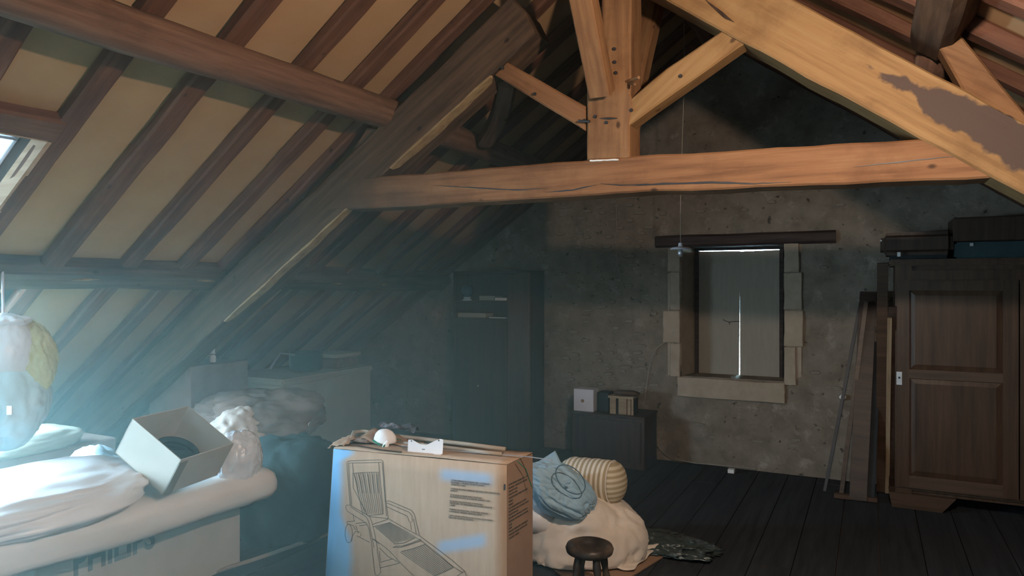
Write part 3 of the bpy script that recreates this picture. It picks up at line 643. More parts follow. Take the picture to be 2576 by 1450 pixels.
# roof cleats that stop the purlins
def hexp(nm, pts, y0, y1, mt, ang): return hewn(nm, pts, y0, y1, mt, tr, ang=ang, seed=15, jit=.002)
hexp('cleat', [(.34, ru(.34) - .01), (.62, ru(.62) - .03), (.30, 2.56), (.23, 2.52)], TY + .06, TY + .17, M['post'], -.64)
hexp('cleat', [(-2.62, ll(-2.62) + .26), (-2.85, ll(-2.85) + .27), (-2.60, 2.47), (-2.52, 2.45)][::-1], TY + .05, TY + .16, M['purlin'], .6)

# purlins and ridge
pu = log('purlin', [(-2.53, -2.5, 2.50), (-2.51, 0.2, 2.515), (-2.50, 1.7, 2.513), (-2.47, 2.6, 2.520), (-2.455, 3.42, 2.530)], .088, M['purlin'])
tag(pu, 'round brown log purlin under the left roof slope, from the top left to the truss', 'beam')
pu = log('purlin', [(-2.45, 3.44, 2.53), (-2.45, 4.8, 2.52), (-2.46, GY + .1, 2.50)], .085, M['purlin'])
tag(pu, 'dark log purlin on the left slope between the truss and the gable wall', 'beam')
pu = beam('purlin', (-3.95, -2.5, 1.69), (-3.95, GY + .12, 1.60), 0.19, 0.18, M['old'], None, yh=(-CA, 0, -SA), seed=8, jit=.006)
tag(pu, 'low dark square purlin running at eye height along the left slope to the gable wall', 'beam')
for x_ in ((180, 705, 250, 703), (497, 706, 540, 707), (838, 714, 862, 714), (955, 716, 972, 717)):
    a = atX(x_[0], x_[1], -3.86); b = atX(x_[2], x_[3], -3.86); MB().tube([a, (a+b)/2, b], [.002, .007, .002], 6).out('edge_highlight', M['arris'], pu, I)  # pale slivers that paint highlights along the purlin's bottom edge
pu = beam('purlin', (.26, 3.42, 2.60), (.24, -2.5, 2.60), 0.17, 0.20, M['old'], None, yh=(CA, 0, -SA), seed=10)
tag(pu, 'square purlin under the right roof slope above the ochre beam at the top right', 'beam')
pu = log('purlin', [(.26, 3.46, 2.58), (.26, GY + .1, 2.56)], .08, M['purlin']); tag(pu, 'dark purlin on the right slope beyond the truss', 'beam')
pu = log('ridge_beam', [(RX, -2.5, 3.50), (RX, GY + .1, 3.48)], .075, M['purlin'], sub=20); tag(pu, 'dark ridge beam at the top of the roof behind the post', 'beam')
pu = beam('purlin', (2.55, -2.5, .98), (2.55, GY + .12, .98), 0.18, 0.18, M['old'], None, yh=(CA, 0, -SA)); tag(pu, 'low dark purlin low on the right slope behind the wardrobe', 'beam')

# bulb that lights the attic (its light is set at the top of the script)
bl = empty('hanging_bulb', LAMP + Vector((0, 0, .06)), 'bare bulb holder hanging on a flex near the truss', 'lamp')
MB().tube([LAMP + Vector((0, 0, .10)), (LAMP.x, LAMP.y, rz(LAMP.x))], .003, 6).out('flex', M['wire'], bl, I)
MB().lathe([(.008, .11), (.018, .10), (.02, .05), (.017, .045)], 12, Matrix.Translation(LAMP)).out('bulb_holder', M['iron'], bl, I)

# pendant hanging between truss and gable
a = atY(1712, 625, 4.6)
pd = empty('pendant_lamp', a, 'small pale disc lamp shade hanging on a thin flex in front of the window', 'lamp')
top = Vector((a.x + .02, a.y, 3.42))
MB().tube([top, Vector((a.x + .025, a.y, 2.9)), Vector((a.x + .008, a.y, 2.4)), Vector((a.x, a.y, 2.1)), a + Vector((0, 0, .03))], .0022, 5).out('flex', M['wire'], pd, I)
MB().lathe([(.012, .035), (.016, .012), (.055, .006), (.068, -.004), (.066, -.008), (.05, -.002), (.012, .002)], 24, Matrix.Translation(a)).out('lamp_shade', M['whitepaint'], pd, I)
MB().lathe([(.010, 0), (.018, -.02), (.020, -.035), (.012, -.052), (.003, -.057)], 12, Matrix.Translation(a)).out('bulb', M['steel'], pd, I, smooth=True)

# wires on the gable wall
def wirepx(nm, pts, r, Y, label):
    P = [atY(x_, y_, Y) for x_, y_ in pts]; o = MB().tube(P, r, 5).out(nm, M['wire']); tag(o, label, 'cable'); return o
wirepx('cable', [(1708, 782), (1704, 810), (1690, 845), (1672, 862), (1650, 878), (1636, 910), (1628, 960), (1622, 1010), (1622, 1060), (1632, 1090), (1648, 1115), (1668, 1140), (1690, 1155), (1750, 1166), (1830, 1173), (1900, 1180)], .0032, GY - .02, 'thin pale cable curling down the wall from the window to the floor')
wirepx('cable', [(1549, 505), (1551, 560), (1548, 600), (1552, 660), (1560, 700), (1572, 735)], .0025, GY - .018, 'thin vertical cable on the bare stone left of the window')
o = MB().box(-1.05, -1.00, 5.98, 6.03, 0, .03).out('plug_socket', M['paper']); tag(o, 'small pale socket block lying on the floor under the window', 'socket')

# ---------------------------------------------------------------- wardrobe and leaning boards on the right
AY = 5.60
X0 = atY(2252, 950, AY).x; AX1 = X0 + 1.42
ar = empty('wardrobe', ((X0 + AX1)/2, AY + .25, 0), 'large brown panelled wardrobe with two doors against the gable wall', 'wardrobe')
def az(y_, x_=2400): return atY(x_, y_, AY).z
zt, zb = az(668), az(1236, 2290)
b_ = MB(); b_.box(X0, X0 + .03, AY + .03, AY + .52, .10, zt); b_.box(AX1 - .03, AX1, AY, AY + .52, .10, zt); b_.box(X0 + .03, AX1 - .03, AY + .48, AY + .52, .10, zt); b_.box(X0 + .03, AX1 - .03, AY + .03, AY + .48, .10, .13); b_.box(X0 + .03, AX1 - .03, AY + .03, AY + .48, zt - .03, zt)
b_.box(X0, X0 + .10, AY, AY + .03, .10, zt); b_.box(X0 + .1005, AX1 - .0305, AY + .001, AY + .03, zt - .12, zt - .0305); b_.box(X0 + .1005, AX1 - .0305, AY + .001, AY + .03, .1305, .15)
b_.out('carcass', M['walnut'], ar, I)
bevel(MB().box(X0 - .04, AX1 + .04, AY - .035, AY + .53, zt, zt + .045).out('cornice', M['walnut'], ar, I), .012, 2)
for fx in (X0 - .02, AX1 - .30):
    MB().hexa([(fx, AY - .01, 0), (fx + .30, AY - .01, 0), (fx + .28, AY + .12, 0), (fx, AY + .12, 0), (fx - .02, AY - .02, .105), (fx + .38, AY - .02, .105), (fx + .38, AY + .14, .105), (fx - .02, AY + .14, .105)]).out('foot', M['rail'], ar, I)
dx0 = X0 + .010; dw = (AX1 - X0 - .03) / 2
for k in range(2):
    a = dx0 + k * (dw + .008); b = a + dw; y = AY - .024; z0, z1 = .15, zt - .10
    d = MB().box(a, a + .075, y, AY, z0, z1).box(b - .085, b, y, AY, z0, z1).out('door', M['walnut'], ar, I)
    mz = (az(934) , az(957))
    MB().box(a + .075, b - .085, y, AY, z0, z0 + .085).out('rail', M['rail'], d, I)
    MB().box(a + .075, b - .085, y, AY, mz[1], mz[0]).out('rail', M['rail'], d, I)
    MB().box(a + .075, b - .085, y, AY, z1 - .07, z1).out('rail', M['walnut'], d, I)
    for (q0, q1) in ((z0 + .085, mz[1]), (mz[0], z1 - .07)):
        xa, xb_ = a + .075, b - .085; c = .035
        P0 = [(xa, y + .016, q0), (xb_, y + .016, q0), (xb_, y + .016, q1), (xa, y + .016, q1)]; P1 = [(xa + c, y + .006, q0 + c), (xb_ - c, y + .006, q0 + c), (xb_ - c, y + .006, q1 - c), (xa + c, y + .006, q1 - c)]
        mesh('door_panel', P0 + P1, [(0,1,5,4),(1,2,6,5),(2,3,7,6),(3,0,4,7),(4,5,6,7)], M['walnut'], d, I)
    if k == 0:
        lz = az(951, 2262); lx = atY(2262, 951, AY - .026).x
        lk = MB().box(lx - .017, lx + .017, y - .004, y, lz - .045, lz + .045).out('lock_plate', M['steel'], d, I); MB().box(lx - .006, lx + .006, y - .006, y - .003, lz - .025, lz + .03).out('keyhole_cover', M['iron'], lk, I) if False else None
        MB().lathe([(.007, 0), (.007, .012), (.004, .014)], 10, Matrix.Translation((lx, y - .004, lz + .005)) @ Matrix.Rotation(PI/2, 4, 'X')).out('keyhole', M['iron'], d, I)
# things on top of the wardrobe
TZ = zt + .045
sc_ = empty('suitcase', (X0 + .1, AY + .25, TZ), 'dark rounded suitcase lying on the left end of the wardrobe', 'suitcase')
xa, xb_ = atY(2216, 620, AY).x, atY(2400, 620, AY).x; ztop = az(584, 2300)
bevel(MB().box(xa + .0, xb_, AY - .02, AY + .40, TZ + .03, ztop).out('shell', M['brown'], sc_, I), .035, 3)
MB().box(xa + .06, xb_ - .04, AY + .02, AY + .36, TZ, TZ + .04).out('base', M['black'], sc_, I)
mb = MB().box(xa + .10, xa + .12, AY - .032, AY - .015, TZ + .02, TZ + .05); mb.out('clasp', M['steel'], sc_, I)
MB().box(xa - .004, xa + .006, AY + .0, AY + .03, TZ + .13, TZ + .14).out('clasp', M['steel'], sc_, I)
xa = atY(2402, 600, AY).x
cs = empty('flat_case', (xa + .3, AY + .2, TZ), 'flat dark case under the brown box on top of the wardrobe', 'case')
bevel(MB().box(xa, xa + .72, AY, AY + .42, TZ, az(608, 2480)).out('case_shell', M['tealdark'], cs, I), .012, 2)
MB().box(xa + .085, xa + .105, AY - .008, AY + .002, az(612, 2440) - .02, az(612, 2440)).out('clasp', M['steel'], cs, I)
bxp = MB().box(xa - .01, xa + .42, AY + .0, AY + .36, az(607, 2480) + .002, min(az(545, 2480), rz(xa + .42) - .11)).out('box', M['brown']); tag(bevel(bxp, .006), 'dark brown box stacked on the flat case at the right edge', 'box')

def board(nm, ptop, pbot, wd, th, mat, label, cat='board', yh=(0, 1, 0), grp=None):
    o = beam(nm, pbot, ptop, th, wd, mat, None, yh=yh, jit=.0015, ch=.05); tag(o, label, cat, grp); return o
board('pole', atY(2170, 735, 6.06), atZ(2075, 1240, 0.0) + Vector((0, 0, .01)), .022, .022, M['iron'], 'thin black pole leaning left of the boards against the gable wall', 'pole')
board('plank', atY(2184, 735, 6.00), atZ(2158, 1262, 0.0) + Vector((0, 0, .01)), .115, .02, M['brown'], 'wide dark plank leaning on the gable wall beside the wardrobe')
board('batten', atY(2179, 760, 5.93), atZ(2116, 1250, 0) + Vector((0, 0, .01)), .03, .02, M['walnut'], 'narrow reddish batten leaning in front of the wide dark plank', 'batten')
board('plank', atY(2200, 860, 5.93), atZ(2180, 1262, 0.0) + Vector((0, 0, .01)), .10, .018, M['black'], 'black board leaning beside the wide dark plank')
board('plank', atY(2220, 662, 5.62) , atZ(2218, 1240, 0) + Vector((0, 0, .01)), .07, .03, M['walnut'], 'tall brown upright board standing against the wardrobe side')
board('batten', atY(2238, 800, 5.55), atZ(2232, 1244, 0) + Vector((0, 0, .01)), .028, .02, M['slat'], 'yellowish batten standing in front of the wardrobe corner', 'batten')
board('plank', atY(2245, 772, 5.57), atZ(2246, 1246, 0) + Vector((0, 0, .01)), .05, .02, M['brown'], 'dark board between the yellowish batten and the wardrobe')
a = atZ(2098, 1246, .02); b = atZ(2206, 1258, .02)
board('plank', b, a, .05, .03, M['rail'], 'pinkish plank lying on the floor under the leaning boards', yh=(0, 0, 1))
o = blob('rag', atY(2120, 1000, GY - .03), (.022, .012, .02), M['paper'], None, 4, .3, .2, sub=3); tag(o, 'small white rag stuck on the wall beside the leaning pole', 'rag')

# ---------------------------------------------------------------- bookcase and chest against the gable
BY = 5.84
bx0, bx1 = atY(1140, 800, BY).x, atY(1336, 800, BY).x; bz = atY(1240, 682, BY).z; bxm = atY(1279, 800, BY).x
bc = empty('bookcase', ((bx0+bx1)/2, BY + .15, 0), 'tall dark bookcase with open upper shelves against the gable wall', 'bookcase')
zs1, zs2 = atY(1200, 757, BY).z, atY(1200, 801, BY).z
c = MB().box(bx0, bx0 + .022, BY, BY + .29, 0, bz).box(bx1 - .022, bx1, BY, BY + .29, 0, bz).box(bx0, bx1, BY, BY + .29, bz - .025, bz).box(bx0, bx1, BY + .27, BY + .29, 0, bz).box(bxm - .011, bxm + .011, BY, BY + .28, 0, bz).box(bx0, bx1, BY, BY + .28, .02, .05)
c.out('carcass', M['brown'], bc, I)
MB().box(bx0 + .022, bxm - .011, BY + .01, BY + .27, zs1 - .018, zs1).out('shelf', M['brown'], bc, I)
MB().box(bx0 + .022, bxm - .011, BY + .01, BY + .27, zs2 - .018, zs2).out('shelf', M['brown'], bc, I)
d = MB().box(bx0 + .024, bxm - .002, BY - .02, BY, .05, zs2 - .02).out('door', M['brown'], bc, I); MB().lathe([(.004, 0), (.008, .006), (.01, .016), (.006, .022)], 12, Matrix.Translation((atY(1207, 970, BY).x, BY - .018, atY(1207, 970, BY).z)) @ Matrix.Rotation(PI/2, 4, 'X')).out('knob', M['steel'], d, I)
d = MB().box(bxm + .002, bx1 - .004, BY - .02, BY, .05, bz - .03).out('door', M['walnut'], bc, I); tag(d, 'narrow reddish door')
g = atY(1175, 731, BY + .06); zr = zs1
gl = empty('globe_ornament', (g.x, g.y, zr), 'blue glass ball on a pale stand on the top shelf of the bookcase', 'ornament')
bm_ = MB().lathe([(.045, 0), (.045, .008), (.028, .022), (.038, .032), (.034, .034)], 20, Matrix.Translation((g.x, g.y, zr))); bm_.out('stand', M['paleblue'], gl, I)
R0 = .065; MB().lathe([(max(.001, R0*math.sin(PI*i/16)), zr + .030 + R0 - R0*math.cos(PI*i/16)) for i in range(17)], 24, Matrix.Translation((g.x, g.y, 0))).out('glass_ball', M['globe'], gl, I, smooth=True)
def book(l, r, zb_, h, dy, lab, mt, page=False):
    xa, xb_ = atY(l, 745, BY + dy).x, atY(r, 745, BY + dy).x
    e = empty('book', ((xa+xb_)/2, BY + dy + .08, zb_), lab, 'book', 'books lying in the bookcase')
    MB().box(xa, xb_, BY + dy, BY + dy + .16, zb_, zb_ + .004).box(xa, xb_, BY + dy, BY + dy + .16, zb_ + h - .004, zb_ + h).box(xa, xa + .004, BY + dy, BY + dy + .16, zb_, zb_ + h).out('cover', mt, e, I)
    MB().box(xa + .005, xb_ - .004, BY + dy + .004, BY + dy + .155, zb_ + .004, zb_ + h - .004).out('page_block', M['paper'] if page else M['palepaint'], e, I); return e
book(1204, 1246, zs1, .05, .05, 'thick dull book lying beside the blue glass ball', M['old'])
book(1243, 1275, zs1 + .0, .034, .02, 'book with white page edges at the right of the top shelf', M['black'], True)
book(1228, 1272, zs2, .016, .02, 'thin book with a bright white edge on the lower open shelf', M['black'], True)
book(1150, 1222, zs2, .05, .04, 'dark wide book lying at the left of the lower open shelf', M['old'])

CY = 5.74
cx0, cx1 = atY(1440, 1100, CY).x, atY(1621, 1100, CY).x; cz = atY(1530, 1043, CY).z
ch = empty('chest', ((cx0+cx1)/2, CY + .2, 0), 'low dark brown chest standing at the gable wall left of the window', 'chest')
MB().box(cx0, cx1, CY, CY + .38, 0.0, cz - .02).out('body', M['brown'], ch, I)
bevel(MB().box(cx0 - .008, cx1 + .008, CY - .01, CY + .39, cz - .02, cz).out('lid', M['brown'], ch, I), .004)
MB().box(cx0 + .03, cx1 - .03, CY - .008, CY, .05, cz - .05).out('front_panel', M['brown'], ch, I)
a = atY(1443, 1020, CY + .03).x; b = atY(1493, 1020, CY + .03).x
wb = empty('white_box', ((a+b)/2, CY + .1, cz), 'square white box with a round brown button on the left of the dark chest', 'box')
bevel(MB().box(a, b, CY + .03, CY + .17, cz, cz + (b-a)*1.05).out('case', M['whitepaint'], wb, I), .004)
MB().lathe([(.014, 0), (.014, .006), (.010, .010)], 16, Matrix.Translation(((a+b)/2 - .008, CY + .03, cz + (b-a)*.50)) @ Matrix.Rotation(PI/2, 4, 'X')).out('round_button', M['slat'], wb, I)
a2 = atY(1533, 1020, CY + .05).x; b2 = atY(1592, 1020, CY + .05).x
cr = empty('slatted_crate', ((a2+b2)/2, CY + .12, cz), 'small crate of upright wooden slats on the right of the dark chest', 'crate')
for l, r in ((1534, 1549), (1556, 1576), (1578, 1586), (1588, 1593)):
    MB().box(atY(l, 1020, CY + .05).x, atY(r, 1020, CY + .05).x, CY + .05, CY + .062, cz, cz + .135).out('slat', M['slat'], cr, I)
MB().box(a2 - .008, b2 + .005, CY + .04, CY + .21, cz + .135, cz + .155).out('top_board', M['slat'], cr, I)
MB().box(a2 + .01, b2, CY + .066, CY + .20, cz, cz + .135).out('inner_box', M['black'], cr, I)
o = blob('hat', ((a2+b2)/2 + .03, CY + .12, cz + .175), (.10, .07, .022), M['old'], None, 6, .25, .10, sub=4); tag(o, 'flat dark cloth hat lying on the slatted crate', 'hat')
o = bevel(MB().box(b + .012, a2 - .02, CY + .09, CY + .22, cz, cz + .17).out('dark_box', M['black']), .004); tag(o, 'dark box between the white box and the slatted crate', 'box')

# ---------------------------------------------------------------- low things under the left slope
def ppt(x_, y_, X): return atX(x_, y_, X)
pc = empty('painted_chest', (-4.2, 4.4, 0), 'long pale painted chest standing under the left slope', 'chest')
bevel(MB().box(-4.55, -3.90, 3.90, 4.93, 0, .80).out('body', M['palepaint'], pc, I), .008)
bevel(MB().box(-4.57, -3.885, 3.885, 4.945, .80, .845).out('lid', M['palepaint'], pc, I), .012, 2)
q = Vector((-4.15, 4.40, .845)); pt = empty('cooking_pot', q, 'dark green enamel pot standing on the pale painted chest', 'pot')
MB().lathe([(.10, 0), (.13, .02), (.135, .15), (.14, .155), (.13, .155), (.12, .03), (.01, .02)], 24, Matrix.Translation(q)).out('pot_body', M['pot'], pt, I, smooth=True)
MB().tube([q + Vector((0, -.13, .14)), q + Vector((.02, -.30, .17)), q + Vector((.03, -.42, .06))][::-1], .008, 6).out('handle', M['steel'], pt, I)
o = bevel(MB().box(-4.30, -4.02, 4.62, 4.90, .845, .93).out('wooden_box', M['purlin']), .004); tag(o, 'brown wooden box at the far end of the pale painted chest', 'box')
o = bevel(MB().box(-4.32, -4.00, 4.60, 4.92, .932, .965).out('board', M['palepaint']), .004); tag(o, 'short pale board lying on the brown wooden box', 'board')
o = bevel(MB().box(-4.66, -4.22, 3.35, 3.86, 0, .98).out('cardboard_box', M['greybrown']), .006); tag(o, 'large dull carton under the left slope behind the blankets', 'box')
q = Vector((-4.32, 3.62, .982)); bt = empty('small_bottle', q, 'small pale bottle standing on the dull carton', 'bottle')
MB().lathe([(.02, 0), (.022, .01), (.022, .045), (.012, .055)], 12, Matrix.Translation(q)).out('bottle_body', M['paper'], bt, I, smooth=True)
MB().lathe([(.012, .062), (.016, .064), (.016, .10), (.012, .104)], 12, Matrix.Translation(q)).out('cap', M['paper'], bt, I)
c = atD(655, 1020, 4.85); o = blob('blanket', (c.x, c.y, .62), (.40, .30, .20), M['greybrown'], None, 3, .25, .12, 3, st=(1, 1, 2.5), rot=(0, 0, .5)); tag(o, 'brown folded blanket heaped in front of the pale chest', 'blanket')
c = atD(600, 1050, 4.55); o = blob('sheet', (c.x, c.y, .50), (.19, .24, .24), M['bedding'], None, 5, .2, .08, 2.5, st=(2, 2, .6)); tag(o, 'white sheet hanging out of the brown blanket on the left', 'sheet')
c = atD(742, 1012, 4.80); o = blob('sheet', (c.x, c.y, .62), (.09, .10, .10), M['bedding'], None, 9, .25, .1, 2.5); tag(o, 'white sheet corner showing at the right end of the brown blanket', 'sheet')
c = atD(735, 1150, 4.45); o = blob('dark_bundle', (c.x, c.y, .24), (.30, .32, .36), M['tealdark'], None, 12, .2, .06, 2.5, flat=-.23, sq=.85); tag(o, 'dark teal cloth bundle on the floor left of the lounger carton', 'bundle')
c = atD(640, 1150, 4.9); o = bevel(MB().box(c.x - .45, c.x + .35, c.y - .2, c.y + .25, 0, .44).out('trunk', M['old']), .01); tag(o, 'low dark trunk carrying the blanket heap under the left slope', 'trunk')
o = bevel(MB().box(-4.66, -4.20, 2.05, 2.80, 0, .60).out('wooden_crate', M['greybrown']), .01); tag(o, 'dull brown box under the left slope near the side window', 'box')
o = blob('cushion', (-4.30, 2.30, .66), (.18, .30, .07), M['palepaint'], None, 14, .12, .03, 2, sq=.8); tag(o, 'pale rounded cushion lying on the dull brown box', 'cushion')

# bundle of padded clothes hanging from the low purlin at the left edge
hp = Vector((-3.80, 1.97, 1.41)); hb = empty('hanging_bundle', hp, 'white and pale blue padded bundle hanging under the low purlin at the left edge', 'bundle')
cc = atD(8, 960, 3.42)
MB().tube([(hp.x - .05, hp.y, 1.62), (cc.x, cc.y, 1.40)], .006, 6).out('cord', M['whitepaint'], hb, I)
blob('knotted_top', (cc.x, cc.y, 1.375), (.115, .09, .035), M['white'], hb, 31, .2, .15, 3, sub=4)
blob('white_bag', (cc.x, cc.y, 1.20), (.150, .15, .21), M['white'], hb, 32, .05, .03, 2.5, st=(2, 2, .8))
blob('yellow_lining', (cc.x + .01, cc.y + .10, 1.17), (.160, .11, .19), M['yellow'], hb, 33, .1, .06, 5)
blob('blue_padding', (cc.x, cc.y, 1.00), (.20, .18, .24), M['aqua'], hb, 34, .08, .05, 2.2, st=(1.5, 1.5, 1), fn=lambda p, d: Vector((p.x * (1.0 - .25 * max(0, d.z)), p.y, p.z)))
p = atD(24, 1033, 3.22); MB().box(-.012, .012, -.003, .003, -.02, .02).out('white_tag', M['paper'], hb, Matrix.Translation(p) @ Matrix.Rotation(YAW, 4, 'Z'))

# ---------------------------------------------------------------- television carton, foam slab and the things on it
tb = empty('carton', (-3.4, 2.2, 0), 'large printed carton standing under the white foam slab at bottom left', 'carton')
bevel(MB().box(-3.62, -3.12, 1.72, 2.80, 0, .418).out('box_body', M['cardgrey'], tb, I), .006)
Wt = Matrix.Translation((-3.119, 1.875, .272)) @ Matrix.Rotation(PI/2, 4, 'Z') @ Matrix.Rotation(PI/2, 4, 'X')
text('lettering', 'PHILIPS', .165, M['inkgrey'], tb, Wt, bold=.005, sx=.76)
def foam_fn(u, v):
    return (0, 0, 0)
FA, FB = Vector((-3.25, 1.02, .53)), Vector((-3.27, 2.93, .445))
V = []; Fc = []; NS, NR = 60, 36
Mf = frame(FA, FB - FA, Vector((-1, 0, 0))); Lf = (FB - FA).length
for i in range(NS + 1):
    t = i / NS; e = min(1.0, (t * Lf) / .09, ((1 - t) * Lf) / .09); e = math.sqrt(max(0.0, 1 - (1 - e) ** 2)); e = max(e, .02)
    for k in range(NR):
        a = 2*PI*k/NR; ca, sa = math.cos(a), math.sin(a); cx = math.copysign(abs(ca) ** .35, ca); sz = math.copysign(abs(sa) ** .7, sa)
        hw, hh = .335 * (.80 + .2*e), .092 * (.35 + .65 * e); sag = -.02 * math.sin(PI * t)
        nn_ = .012 * nz((t * 4, ca, sa), 1.4, 3) + .004 * nz((t * 18, ca * 2, sa * 2), 2, 5)
        V.append((t * Lf, cx * (hw + nn_), sz * (hh + nn_) + sag))
for i in range(NS):
    for k in range(NR): Fc.append((i*NR+k, i*NR+(k+1)%NR, (i+1)*NR+(k+1)%NR, (i+1)*NR+k))
Fc += [tuple(range(NR)), tuple(NS*NR + k for k in range(NR))]
fo = mesh('foam_slab', V, Fc, M['foam'], None, Mf, smooth=True); tag(fo, 'long white foam slab lying across the printed carton', 'foam slab')
c = Vector((-3.27, 1.70, .615)); o = blob('plastic_bag', c, (.37, .60, .115), M['white'], None, 41, .14, .05, 2.6, st=(1, .6, 2), flat=-.07, sq=.9); tag(o, 'big glossy white plastic bag slumped on the near end of the foam slab', 'bag')
# open tilted carton
Rm = Matrix(((0.841, -0.157, 0.517), (0.135, 0.988, 0.08), (-0.524, 0.003, 0.852)))
Wc = Rm.to_4x4(); Wc.translation = Vector((-3.033, 2.327, 0.751))
oc = empty('open_carton', (-3.033, 2.327, .58), 'open empty carton tilted on the foam slab with a dark ring inside', 'carton')
hx, hy, hz, th = .167, .177, .100, .005
for nm, bxs in (('wall', (-hx, -hx + th, -hy, hy, -hz, hz)), ('wall', (hx - th, hx, -hy, hy, -hz, hz)), ('wall', (-hx, hx, -hy, -hy + th, -hz, hz)), ('wall', (-hx, hx, hy - th, hy, -hz, hz)), ('bottom', (-hx, hx, -hy, hy, -hz, -hz + th))):
    MB().box(*bxs).out('carton_' + nm, M['cardgrey'], oc, Wc)
MB().box(hx - .004, hx + .003, -hy - .002, -hy + .05, -hz, hz * .85).out('fold_crease', M['cardcrease'], oc, Wc)
dr = empty('hose_coil', Wc @ Vector((.01, .0, -hz + .01)), 'dark coiled hose lying inside the open tilted carton', 'hose')
for k in range(3):
    V = [Wc @ Vector((.01 + (.115 - .012*k) * math.cos(a * PI / 16), (.120 - .012*k) * math.sin(a * PI / 16), -hz + .03 + .03*k)) for a in range(33)]
    MB().tube(V, .016, 8, caps=False).out('hose_loop', M['tealdark'], dr, I, smooth=True)
blob('dark_lining', Wc @ Vector((.0, 0, -hz + .035)), (.11, .12, .03), M['tealdark'], dr, 3, .1, .1, sub=3)
c = Vector((-3.04, 2.72, .60)); o = blob('clear_bag', c, (.085, .13, .155), M['clear'], None, 52, .12, .10, 3.2, flat=-.09); tag(o, 'crumpled clear plastic bag behind the open tilted carton', 'bag')
c = atD(236, 1160, 3.75); o = blob('blue_bag', (c.x, c.y, .56), (.15, .13, .12), M['paleblue'], None, 55, .15, .08, 3); tag(o, 'pale blue plastic bag showing behind the big white bag', 'bag')
o = bevel(MB().box(c.x - .22, c.x + .15, c.y - .2, c.y + .22, 0, .47).out('cardboard_box', M['cardside']), .006); tag(o, 'plain carton standing behind the foam slab under the pale blue bag', 'box')
# pale batten on the floor
a = atZ(640, 1407, .01); b = atZ(835, 1341, .01); d = (b - a); o = beam('batten', a - d * 1.2, b + d * .1, .02, .018, M['pole'], None, yh=(0, 0, 1)); tag(o, 'thin pale batten lying on the floor left of the lounger carton', 'batten')

# ---------------------------------------------------------------- the lounger carton
ZT = .75; kk = (EYE - ZT)
A_ = atZ(840, 1130, ZT); B_ = atZ(1275, 1171, ZT); C_ = atZ(1340, 1142, ZT); D_ = A_ + (C_ - B_)
lc = empty('lounger_carton', ((A_.x + C_.x)/2, (A_.y + C_.y)/2, 0), 'tall cardboard carton printed with a line drawing of a garden lounger', 'carton')
ex = (B_ - A_).normalized(); ez = Vector((0, 0, 1)); ey = ez.cross(ex); nf = -ey
Wl = Matrix((ex, ey, ez)).transposed().to_4x4(); Wl.translation = Vector((A_.x, A_.y, 0)); Wli = Wl.inverted()
LW = (B_ - A_).length; a2 = Wli @ C_; d2 = Wli @ D_
V = []
NX, NZ = 14, 10
def fpt(u, v):   # front face: slightly bulged and wider at the foot
    x_ = -.055 * (1 - v) + u * (LW + .055 * (1 - v)); return Vector((x_, -.006 * math.sin(PI * u) * math.sin(PI * v), v * ZT))
ff = sheet('front_face', NX, NZ, fpt, M['cardblue'], lc, Wl, th=.006)
qq = [Vector((LW, 0, 0)), Vector((a2.x, a2.y, 0)), Vector((a2.x, a2.y, ZT)), Vector((LW, 0, ZT))]
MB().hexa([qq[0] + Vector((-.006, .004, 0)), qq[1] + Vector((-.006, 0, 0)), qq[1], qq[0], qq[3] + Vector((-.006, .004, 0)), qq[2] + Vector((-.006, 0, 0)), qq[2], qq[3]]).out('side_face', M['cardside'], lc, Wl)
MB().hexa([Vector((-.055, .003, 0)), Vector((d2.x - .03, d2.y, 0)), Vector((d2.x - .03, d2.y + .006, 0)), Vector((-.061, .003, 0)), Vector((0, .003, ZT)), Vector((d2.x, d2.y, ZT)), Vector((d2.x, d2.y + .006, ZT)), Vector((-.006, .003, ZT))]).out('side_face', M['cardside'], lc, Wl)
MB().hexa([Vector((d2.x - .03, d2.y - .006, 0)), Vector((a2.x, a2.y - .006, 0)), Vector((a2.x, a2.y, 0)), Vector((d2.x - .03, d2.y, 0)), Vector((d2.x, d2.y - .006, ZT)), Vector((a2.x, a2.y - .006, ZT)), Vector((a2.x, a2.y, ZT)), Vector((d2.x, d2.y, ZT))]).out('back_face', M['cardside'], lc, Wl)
def topf(u, v):
    p = Vector((0, 0, 0)).lerp(Vector((LW, 0, 0)), u).lerp(Vector((d2.x, d2.y, 0)).lerp(Vector((a2.x, a2.y, 0)), u), v)
    p.z = ZT + .004 + .006 * nz((u * 5, v * 2, 0), 1, 2) * math.sin(PI * u); return p
sheet('top_flap', 16, 4, topf, M['card'], lc, Wl, th=.006)
def torn(u, v):
    return (-.055 + .10 * u + .02 * nz((u * 3, v * 3, 1), 2, 3), .02 + .18 * v, ZT + .012 + .02 * math.sin(PI * v) - .05 * max(0, .5 - u) ** 1.2 + .018 * nz((u * 4, v * 6, 0), 1, 7))
sheet('torn_flap', 8, 12, torn, M['card'], lc, Wl, th=.004)
def curl(u, v):
    return (.0 + .38 * u, .12 + .10 * v + .02 * nz((u * 4, 0, 0), 1, 3), ZT + .015 + .035 * math.sin(PI * min(1, u * 1.3)) * v + .02 * math.exp(-((u - .25) / .1) ** 2) + .008 * nz((u * 9, v * 3, 0), 1, 8))
sheet('torn_flap', 22, 6, curl, M['cardside'], lc, Wl, th=.004)
